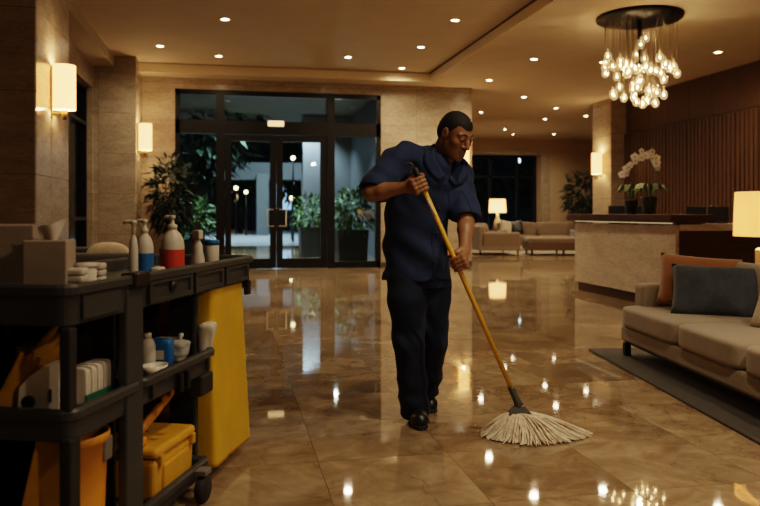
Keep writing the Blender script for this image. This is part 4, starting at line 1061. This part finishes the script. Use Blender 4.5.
# bottom shelf
t = thing('bucket', 'orange yellow bucket on the bottom shelf behind the near post', 'bucket', cw(-.145, .245, ZBOT), CRZ)
MB().lathe([(.098, 0), (.104, .004), (.104, .03), (.090, .035), (.102, .33), (.110, .335), (.110, .36), (.104, .362), (.098, .33), (.084, .04), (.0001, .035)], seg=36).build('bucket_body', M_org, t)
b = MB(); b.box(.090, .108, -.0, .05, .27, .345, .006); b.build('bracket', M_grey, t)
t = cthing('caution_sign', 'folded yellow caution board leaning inside the near end of the cart', 'sign', 33, -.17, ZBOT, None, .3, -.035)
for dy, m in ((0, M_ylw), (.022, M_ylw)):
    b = MB(); b.M = Matrix.Rotation(.20, 4, 'Y') @ Matrix.Rotation(-.05, 4, 'X'); b.box(-.055, .055, dy, dy + .012, .012, .39, .006); b.build('board', m, t)
b = MB(); b.M = Matrix.Rotation(.20, 4, 'Y') @ Matrix.Rotation(-.05, 4, 'X'); b.box(.056, .068, .0, .034, .03, .36, .004); b.build('edge_strip', M_white, t)
t = thing('tool_case', 'yellow lidded plastic case on the bottom shelf of the far bay', 'case', cw(-.175, .765, ZBOT), CRZ)
MB().box(-.12, .125, -.165, .165, .0, .155, .02, 3, -.03).build('case_body', M_ylw, t)
l = MB().box(-.128, .138, -.172, .172, .157, .20, .02, 3).build('lid', M_ylw, t)
b = MB(); b.box(.12, .138, -.11, .11, .025, .125, .008); b.build('panel', M_ylw, t)
for y in (-.135, .135): MB().box(.122, .146, y - .014, y + .014, .13, .172, .005).build('clasp', M_ylw, t)
t = thing('dustpan_brush', 'orange handled brush slanting up from the bottom shelf', 'brush', cw(-.12, .69, ZBOT + .203), CRZ)
b = MB(); b.tube([(0, -.16, .022), (0, .04, .085), (.0, .18, .135), (0, .20, .140)], [.014, .017, .018, .010], 10); b.build('handle', M_org, t)
MB().box(-.025, .025, -.19, -.05, .0, .03, .008).build('brush_head', M_org, t)

# ================================================================== PERSON
D0 = 4.1; OX = (418 - CX) * D0 / FPX
ploc = room(OX, D0)
def P(px, py, d): return np.array(((px - CX) * d / FPX - OX, d - D0, CAMH - (py - HZ) * d / FPX))
def unit(v): v = np.array(v, float); return v / np.linalg.norm(v)
neck = P(441, 166, 4.07)
shR, elR, wrR = P(395, 163, 3.99), P(372, 193, 3.84), P(409, 186.5, 3.755)
shL, elL, wrL = P(459, 174, 4.15), P(466, 222, 3.98), P(464.5, 249, 3.83)
hipR, knR, anR = P(406, 276, 4.08), P(409, 342, 4.03), P(415, 401, 4.13)
hipL, knL, anL = P(433, 276, 4.14), P(433, 340, 4.16), P(424, 392, 4.42)
# mop pole
poT, poB = P(415.5, 170, 3.725), P(520, 408, 3.84)
pax = unit(poB - poT)
def on_pole(py):
    for t in np.linspace(0, 1, 2000):
        q = poT + (poB - poT) * t; d = q[1] + D0
        if HZ + (CAMH - q[2]) * FPX / d >= py: return q
grR, grL = on_pole(183.5), on_pole(263.5)
PR = .0125
def person_field():
    F = Field((-.42, -.62, -.005), (.40, .52, 1.76), .0042)
    # torso and limbs under the clothes
    F.loft([(.80, 0, .02, .15, .10, -.15), (.95, -.01, .015, .155, .105, -.2), (1.10, -.01, .01, .145, .10, -.3), (1.25, 0, -.01, .155, .105, -.4), (1.38, .02, -.02, .15, .095, -.45), (1.46, .03, -.025, .10, .07, -.4)], .03)
    F.chain([hipR, knR, anR], [.082, .058, .042], .03); F.chain([hipL, knL, anL], [.082, .058, .042], .03)
    for a, s in ((anR, (.02, -.17)), (anL, (.03, -.12))):
        F.chain([a, (a[0], a[1] + .03, .045), (a[0] + s[0], a[1] + s[1], .036)], [.04, .034, .027], .02)
    F.cone(shR, P(425, 165, 4.06), .058, .06, .04); F.cone(shL, P(440, 170, 4.09), .058, .06, .04)
    mR = elR * .55 + wrR * .45; mL = elL * .55 + wrL * .45
    F.chain([shR, elR], [.056, .045], .03); F.chain([elR, elR * .72 + wrR * .28, wrR], [.043, .0435, .0275], .02)
    F.chain([shL, elL], [.056, .044], .03); F.chain([elL, elL * .72 + wrL * .28, wrL], [.042, .0425, .0275], .02)
    # neck and head
    hc = P(455.5, 134.5, 3.97); fwd = unit((.56, -.66, -.47)); side = unit(np.cross((0, 0, 1), fwd)); up = np.cross(fwd, side)
    Rm = np.stack([side, fwd, up], 1); H = lambda x, y, z: hc + Rm @ np.array((x, y, z))
    F.chain([neck + (0, 0, -.03), neck * .5 + H(0, -.045, -.05) * .5, H(0, -.035, -.03)], [.066, .060, .056], .03)
    F.ell(H(0, -.012, .038), (.074, .096, .080), Rm, .01)
    F.ell(H(0, .03, -.022), (.064, .066, .088), Rm, .03)
    F.ell(H(0, .045, -.082), (.045, .044, .032), Rm, .03)
    F.cone(H(-.012, .075, -.098), H(.012, .075, -.098), .017, .017, .02)
    F.cone(H(-.047, .002, -.052), H(-.026, .05, -.088), .018, .018, .035); F.cone(H(.047, .002, -.052), H(.026, .05, -.088), .018, .018, .035)
    F.ell(H(0, .066, -.064), (.030, .026, .022), Rm, .02)
    for s in (-1, 1):
        F.ell(H(s * .030, .097, .007), (.019, .018, .012), Rm, .010, '-')
        F.ell(H(s * .030, .083, .007), (.0155, .012, .011), Rm, .004)
        F.cone(H(s * .012, .088, .027), H(s * .045, .074, .026), .009, .008, .014)
        F.ell(H(s * .041, .063, -.020), (.022, .022, .018), Rm, .022)
        F.ell(H(s * .0765, -.006, .000), (.010, .021, .033), Rm, .006)
        F.ell(H(s * .087, .001, .002), (.006, .010, .018), Rm, .004, '-')
        F.ell(H(s * .0135, .099, -.033), (.0105, .012, .009), Rm, .006)
    F.chain([H(0, .090, .018), H(0, .103, -.008), H(0, .113, -.028)], [.0095, .011, .0145], .008)
    F.ell(H(0, .096, -.056), (.024, .0115, .0075), Rm, .005); F.ell(H(0, .095, -.0705), (.022, .0115, .0085), Rm, .005)
    F.ell(H(0, .106, -.0628), (.026, .010, .0018), Rm, .003, '-')
    # hands closed on the pole
    def hand(g, wr, sgn, spread):
        ex = np.array((1.0, 0, 0)); ex = unit(ex - pax * (ex @ pax)); ey = np.cross(pax, ex); 
        if ey[1] < 0: ey = -ey                                # away from the lens
        kn = []
        for i in range(4):
            o = g + pax * (spread * (i - 1.5)); ln = (1.0, 1.06, 1.0, .84)[i]; rf = (.0098, .0100, .0097, .0086)[i]
            K = o - sgn * ex * .040 - ey * (.022 + .004 * (i in (1, 2))); kn.append(K)
            R = PR + rf + .0005
            angs = [(-118, 1.25), (-78, 1.0), (-28, 1.0), (15, 1.0), (58 * ln, 1.0)]
            pts = [K]
            for a, m in angs:
                a = math.radians(a); pts.append(o + sgn * ex * math.cos(a) * R * m + ey * math.sin(a) * R * m)
            F.chain(pts, [rf * 1.18, rf * 1.06, rf * 1.04, rf, rf * .94, rf * .84], .0025)
            F.ell(K, (rf * 1.35,) * 3, None, .006)
        mid = sum(kn) / 4; base = wr + (mid - wr) * .25
        for K in kn: F.cone(wr * .72 + K * .28 + ey * .004, K + ey * .008, .019, .0145, .012)
        F.cone(wr, base + ey * .004, .027, .025, .02)
        th0 = wr * .55 + kn[0] * .45 + ey * .012 - pax * .012
        F.chain([th0, kn[0] + ey * .036 - pax * .020 + sgn * ex * .020, g - pax * (spread * 2.0) + ey * .026 + sgn * ex * .012, g - pax * (spread * 1.75) + ey * .018 + sgn * ex * .026], [.017, .0145, .0115, .0095], .008)
    hand(grR, wrR, 1, .0205); hand(grL, wrL, -1, .0205)
    return F, H, Rm
F, Hd, Rm = person_field()
body = F.mesh('person', M_skin); body.location = ploc; body.rotation_euler = (0, 0, -TH)
tag(body, 'man in navy short-sleeved work uniform looking down and mopping the lobby floor', 'person')
def child_field(name, F, m, parent=body, sm=1): return F.mesh(name, m, parent, sm)
# hair: close-cropped cap
hc = Hd(0, 0, 0)
F = Field(hc - .16, hc + .16, .0035)
F.ell(Hd(0, -.012, .039), (.0772, .0993, .0835), Rm, 0)
F.ell(Hd(0, -.05, .0), (.074, .062, .07), Rm, .02)
X, Y, Z = F.grid(); Lc = np.stack([X - hc[0], Y - hc[1], Z - hc[2]], -1) @ Rm
lx, ly, lz = Lc[..., 0], Lc[..., 1], Lc[..., 2]
line = .004 + .054 * np.clip((ly - .012) / .04, 0, 1) ** .8 + .016 * np.exp(-((np.abs(lx) - .045) / .016) ** 2) * (ly > .03) - .066 * np.clip((-.022 - ly) / .045, 0, 1) - .004 * (np.abs(lx) < .05)
F.F = np.maximum(F.F, (line - lz) * .85).astype(np.float32)
F.ell(Hd(.0775, -.006, .000), (.012, .022, .034), Rm, .003, '-'); F.ell(Hd(-.0775, -.006, .000), (.012, .022, .034), Rm, .003, '-')
child_field('hair', F, M_hair)
bvh = BVHTree.FromPolygons([v.co[:] for v in body.data.vertices], [p.vertices[:] for p in body.data.polygons])
def face(x, z, off=.0006):
    d = Vector(Rm @ np.array((0, 1.0, 0))); q = bvh.ray_cast(Vector(Hd(x, .2, z)), -d)[0]
    return (q if q is not None else Vector(Hd(x, .08, z))) + d * off
for s in (-1, 1):
    b = MB(); b.tube([face(s * .013, .029), face(s * .022, .0345), face(s * .034, .0355), face(s * .046, .029)], [.0026, .0040, .0036, .0016], 6); b.build('eyebrow', M_hair, body)
    b = MB(); b.tube([face(s * .017, .001), face(s * .024, -.0022), face(s * .031, -.003), face(s * .038, -.0015), face(s * .044, .003)], [.0012, .0022, .0026, .0022, .0012], 6); b.build('eye', M_eye, body)
    b = MB(); b.ball(face(s * .0085, -.040, -.001)[:], (.0035, .003, .0025), 3); b.build('nostril', M_eye, body)
b = MB(); b.tube([face(-.023, -.0625), face(-.012, -.0632), face(0, -.0636), face(.012, -.0632), face(.023, -.0625)], [.001, .0018, .0021, .0018, .001], 6); b.build('mouth_line', M_eye, body)
b = MB(); b.tube([face(-.017, -.0695, -.003), face(0, -.071, -.003), face(.017, -.0695, -.003)], [.002, .0048, .002], 6); b.build('lip', M_lip, body)

# shirt
F = Field((-.40, -.48, .74), (.38, .40, 1.58), .0052)
F.loft([(.785, -.004, .02, .186, .142, -.12), (.87, -.008, .02, .180, .138, -.18), (1.00, -.014, .012, .176, .136, -.25), (1.12, -.012, .005, .180, .137, -.32), (1.24, .000, -.008, .190, .138, -.40), (1.34, .022, -.02, .196, .132, -.46), (1.42, .038, -.028, .172, .115, -.46), (1.47, .052, -.03, .125, .092, -.42), (1.50, .072, -.03, .085, .078, -.4)], .03, sq=2.3)
F.chain([P(428, 158, 4.06), P(406, 155.5, 4.02), shR], [.062, .068, .076], .04); F.chain([P(447, 166, 4.1), shL], [.062, .074], .04)
cuR = shR + (elR - shR) * .90; cuL = shL + (elL - shL) * .88
F.chain([shR, cuR], [.078, .084], .035); F.chain([shL, cuL], [.076, .082], .03)
# cut the sleeves open and the neckline
def plane_cut(F, c, n, k=.003, rad=.2):
    sl, X, Y, Z = F._win(np.array(c) - rad, np.array(c) + rad)
    D = (X - c[0]) * n[0] + (Y - c[1]) * n[1] + (Z - c[2]) * n[2]
    R2 = np.sqrt((X - c[0]) ** 2 + (Y - c[1]) ** 2 + (Z - c[2]) ** 2)
    D = np.where(R2 < rad * .75, D, -1).astype(np.float32); F.F[sl] = np.maximum(F.F[sl], np.minimum(D, rad * .75 - R2))
for sh, el, cu in ((shR, elR, cuR), (shL, elL, cuL)):
    n = unit(el - sh); n = unit(n + np.array((0, 0, -.35))); plane_cut(F, cu + n * .015, n, rad=.17)
    F.cone(cu - n * .004, cu + n * .12, .058, .066, .006, '-')
fc = unit((.62, -.75, 0))            # the way the chest faces
nk = P(442, 158, 4.05)
F.cone(nk + (0, 0, -.02), nk + (.02, -.02, .12), .066, .078, .01, '-')
vb = nk + fc * .085 + np.array((0, 0, -.115)); F.cone(vb, nk + fc * .09 + np.array((0, 0, .04)), .004, .058, .006, '-')
X, Y, Z = F.grid()
wr_ = .0065 * np.sin(26 * X + 9 * Z + 4 * np.sin(7 * Z)) * np.clip((1.30 - Z) / .3, 0, 1) + .0058 * np.sin(34 * Z + 22 * X + 15 * Y) * np.clip((1.25 - Z) * 4, 0, 1) + .0046 * np.sin(48 * (Z + .9 * X) + 3 * np.sin(20 * Y)) * np.clip((Z - 1.1) * 3, 0, 1)
wr_ += .0085 * np.sin(30 * (X - .5 * Z) + 12 * Y) * np.exp(-((Z - 1.22) / .12) ** 2)
F.F = (F.F + wr_).astype(np.float32)
shirt = child_field('shirt', F, M_navy)
dgr = bpy.context.evaluated_depsgraph_get()
bv = BVHTree.FromPolygons([v.co[:] for v in shirt.data.vertices], [p.vertices[:] for p in shirt.data.polygons])
def skinpt(org, dirn, off=.003):
    h = bv.ray_cast(Vector(org), -Vector(dirn).normalized())
    return (h[0] + Vector(dirn).normalized() * off) if h[0] is not None else None
def strip(name, rows, m, par):       # rows: list of (left,right)
    vs = [p[:] for r_ in rows for p in r_]; fs = [[2 * i, 2 * i + 1, 2 * i + 3, 2 * i + 2] for i in range(len(rows) - 1)]
    if len(fs): return raw(name, vs, fs, m, par, True)
fr = np.array((-fc[1], fc[0], 0))    # across the chest, to his left
rows = []; btn = []
for i in range(26):
    z = 1.345 - i * .0215
    axis = np.array((np.interp(z, [.8, 1.0, 1.2, 1.35], [-.01, -.014, .0, .03]), np.interp(z, [.8, 1.35], [.02, -.02]), z))
    a = skinpt(axis + fc * .5 - fr * .017, fc); c = skinpt(axis + fc * .5 + fr * .017, fc)
    if a is not None and c is not None: rows.append((a, c))
    if i % 6 == 2:
        q = skinpt(axis + fc * .5, fc, .005)
        if q is not None: btn.append(q)
pl = strip('placket', rows, M_navy, shirt)
for q in btn: MB().ball(q[:], (.006, .004, .006), 4).build('button', M_btn, shirt)
# breast pocket on his left side
rows = []
for i in range(9):
    z = 1.27 - i * .016; r_ = []
    for k in (.035, .10):
        q = skinpt(np.array((.02, -.01, z)) + fc * .5 + fr * k, fc, .004); r_.append(q)
    if None not in r_: rows.append(tuple(r_))
strip('chest_pocket', rows, M_navy, shirt)
# collar: two leaves lying open, following the shirt and the neck
bvb = BVHTree.FromPolygons([v.co[:] for v in body.data.vertices], [p.vertices[:] for p in body.data.polygons])
eye_l = Vector((-OX, -D0, CAMH))
def drape(px, py, off):
    d = (Vector(P(px, py, 4.0)) - eye_l).normalized(); hs = [h[0] for h in (bv.ray_cast(eye_l, d), bvb.ray_cast(eye_l, d)) if h[0] is not None]
    if not hs: return Vector(P(px, py, 4.05))
    q = min(hs, key=lambda v: (v - eye_l).length); return q - d * off
for inner, outer in (([(434.5, 143), (433.5, 149), (434.5, 157), (440, 167), (446, 177)], [(428, 147), (424, 154), (424, 163), (430, 173), (439, 181)]),
                     ([(463, 158), (460, 163), (456, 168), (452, 173), (449, 179)], [(468, 162), (470, 169), (468, 177), (462, 184), (455, 186)])):
    vs, fs = [], []; N = 12
    for i in range(N + 1):
        t = i / N * 4; k = min(3, int(t)); u = t - k
        a = np.array(inner[k]) * (1 - u) + np.array(inner[k + 1]) * u; c = np.array(outer[k]) * (1 - u) + np.array(outer[k + 1]) * u
        for j in range(5):
            w = j / 4; q = a * (1 - w) + c * w; vs.append(drape(q[0], q[1], .010 + .006 * math.sin(PI * w)))
    V = np.array([v[:] for v in vs]).reshape(N + 1, 5, 3)
    for _ in range(6): V[1:-1, 1:-1] = (V[:-2, 1:-1] + V[2:, 1:-1] + V[1:-1, :-2] + V[1:-1, 2:]) / 4
    for i in range(N):
        for j in range(4): k = i * 5 + j; fs.append([k, k + 1, k + 6, k + 5])
    o = raw('collar', V.reshape(-1, 3).tolist(), fs, M_navy, shirt, True); md = o.modifiers.new('thick', 'SOLIDIFY'); md.thickness = .004

# trousers
F = Field((-.32, -.26, .015), (.32, .50, .96), .0052)
F.loft([(.74, .004, .02, .172, .125, -.12), (.80, 0, .02, .176, .128, -.12), (.88, -.004, .02, .170, .125, -.14), (.94, -.006, .02, .16, .118, -.15)], .03)
heR, heL = anR + np.array((.002, -.02, -.055)), anL + np.array((.0, -.02, -.045))
F.chain([hipR + (0, 0, -.02), knR * .35 + hipR * .65, knR, knR * .45 + heR * .55, heR], [.104, .102, .083, .077, .083], .03)
F.chain([hipL + (0, 0, -.02), knL * .35 + hipL * .65, knL, knL * .45 + heL * .55, heL], [.102, .098, .080, .074, .080], .03)
X, Y, Z = F.grid()
sx = np.where(X < .5 * (knR[0] + knL[0]), 1, 0)
F.F = np.maximum(F.F, (heR[2] - .012 + .25 * (Y - heR[1])) - Z).astype(np.float32)
wr_ = .0045 * np.sin(40 * Z + 18 * X + 6 * np.sin(9 * X)) * np.exp(-((Z - .48) / .10) ** 2) + .006 * np.sin(46 * Z + 14 * X) * np.exp(-((Z - .13) / .09) ** 2) + .003 * np.sin(22 * X + 5 * Z) + .004 * np.sin(30 * (Z - .8 * X)) * np.exp(-((Z - .78) / .1) ** 2)
F.F = (F.F + wr_).astype(np.float32)
child_field('trousers', F, M_trs)
# shoes
for a, s in ((anR, (.022, -.185)), (anL, (.03, -.14))):
    h0 = np.array((a[0], a[1] + .035, 0)); t0 = np.array((a[0] + s[0], a[1] + s[1], 0)); d = unit(t0 - h0); c = (h0 + t0) / 2
    yaw = math.atan2(d[1], d[0])
    F = Field(c - (.2, .24, .0) + (0, 0, -.01), c + (.2, .24, .16), .0042)
    F.chain([h0 + (0, 0, .052), c + (0, 0, .05), t0 - d * .02 + (0, 0, .037)], [.041, .043, .043], .02)
    F.cone(h0 + (0, 0, .06), h0 + d * .03 + (0, 0, .105), .042, .046, .03); F.ell(t0 - d * .045 + (0, 0, .038), (.048, .05, .034), None, .02)
    F.F = np.maximum(F.F, .0185 - F.grid()[2]).astype(np.float32)
    sh = child_field('shoe', F, M_shoe)
    prof = []
    for i in range(28):
        a_ = 2 * PI * i / 28; l_ = math.cos(a_); w_ = math.sin(a_); wd = .046 + .006 * l_ - .008 * math.exp(-((l_ + .15) / .35) ** 2)
        q = c + d * ((.5 * np.linalg.norm(t0 - h0) + .043) * l_) + np.array((-d[1], d[0], 0)) * wd * math.copysign(abs(w_) ** .75, w_); prof.append((q[0], q[1]))
    b = MB(); b.loops([[(x, y, z) for x, y in prof] for z in (.001, .021)]); b.build('sole', M_sole, sh)
    b = MB()
    for k in range(4):
        q = h0 + d * (.105 + .022 * k); n_ = np.array((-d[1], d[0], 0)); z_ = .098 - .010 * k
        b.tube([q - n_ * .018 + (0, 0, z_ - .004), q + (0, 0, z_), q + n_ * .018 + (0, 0, z_ - .004)], .0025, 5)
    b.build('laces', M_sole, sh)

# ================================================================== MOP
mop = thing('mop', 'yellow handled string mop with a white cotton head on the wet floor', 'mop', ploc, -TH)
f0 = poT + pax * .012
MB().tube([poT + pax * .035, poB - pax * .115], PR, 16).build('pole', M_pole, mop)
g = MB().tube([poT - pax * .012, poT - pax * .004, poT + pax * .10, poT + pax * .106], [.010, .0148, .0148, .013], 14).build('grip', M_grip, mop)
MB().tube([poT - pax * .005, poT - pax * .035 + np.array((-.006, 0, 0)), poT - pax * .045 + np.array((-.026, 0, -.004)), poT - pax * .02 + np.array((-.042, 0, -.012))], .0042, 8).build('hanging_loop', M_galv, g)
q0, q1 = on_pole(198), on_pole(216); e = unit(np.cross(pax, (0, 1, 0)))
o = MB().tube([q0 - np.array((.004, .009, 0)), q1 - np.array((.004, .009, 0))], [.006, .006], 8).build('paper_label', M_paper, mop)
sb = poB - pax * .115
s_ = MB().tube([sb - pax * .01, sb, sb + pax * .07, sb + pax * .10], [.0165, .0175, .0185, .024], 14).build('socket', M_galv, mop)
fl = unit((.98, .10, 0)); b = MB(); tp = poB - pax * .008
cen = np.array((poB[0] + .035, poB[1] + .01, 0))
b.loops([[(tp + fl * u * .024 + np.array((0, v * .018, .004))).tolist() for u, v in ((-1, -1), (1, -1), (1, 1), (-1, 1))], [(tp + fl * u * .058 + np.array((0, v * .026, -.030))).tolist() for u, v in ((-1, -1), (1, -1), (1, 1), (-1, 1))], [(tp + fl * u * .060 + np.array((0, v * .027, -.045))).tolist() for u, v in ((-1, -1), (1, -1), (1, 1), (-1, 1))]])
b.build('clamp', M_galv, mop)
yb = MB(); ry = random.Random(4); zt = tp[2] - .02
for k in range(620):
    a = 2 * PI * (k + ry.random()) / 620
    lay = ry.random()
    Lx = (.33 if math.cos(a) > 0 else .205) * ry.uniform(.80, 1.06); Ly = .175 * ry.uniform(.80, 1.10)
    st = tp + fl * (math.cos(a) * .062 * ry.random() ** .5) + np.array((0, math.sin(a) * .022, -.03 - .01 * ry.random()))
    en = np.array((tp[0] + .018, tp[1], 0)) + np.array((math.cos(a) * Lx, math.sin(a) * Ly, 0))
    hgt = .008 + .060 * lay ** 1.3
    pts = []; w1, w2 = ry.uniform(-.024, .024), ry.uniform(0, 6)
    for i in range(8):
        t = i / 7; q = st + (en - st) * t; z = (1 - t) ** 1.15 * st[2] * (1) + t * .007
        z = st[2] * (1 - t) ** 1.25 + hgt * math.sin(PI * t) * (.55) * (1 - .35 * t) + .0065 * t
        q = np.array((q[0] + w1 * math.sin(5 * t + w2) * t, q[1] + w1 * math.cos(4 * t + w2) * t, max(.0062, z))); pts.append(q)
    yb.tube(pts, [.0036, .0040, .0042, .0042, .0040, .0040, .0038, .003], 5, False)
o = yb.build('yarn_head', M_yarn, mop); o['kind'] = 'stuff'

# ================================================================== ADDED UNSEEN FILL LAMP BEHIND THE CAMERA
lamp('front_fill', 'AREA', (3.6, -1.8, 3.3), 45, (1, .76, .50), shape='DISK', size=2.0).rotation_euler = (.5, 0, 0)
# ------------------------------------------------------------------ render look
S.cycles.use_denoising = True
try: S.cycles.denoiser = 'OPENIMAGEDENOISE'
except Exception: pass
S.cycles.sample_clamp_indirect = 6; S.cycles.sample_clamp_direct = 0; S.cycles.max_bounces = 8; S.cycles.transparent_max_bounces = 16
S.cycles.caustics_reflective = False; S.cycles.caustics_refractive = False
S.view_settings.view_transform = 'Filmic'; S.view_settings.look = 'Medium High Contrast'
S.view_settings.exposure = 0.45
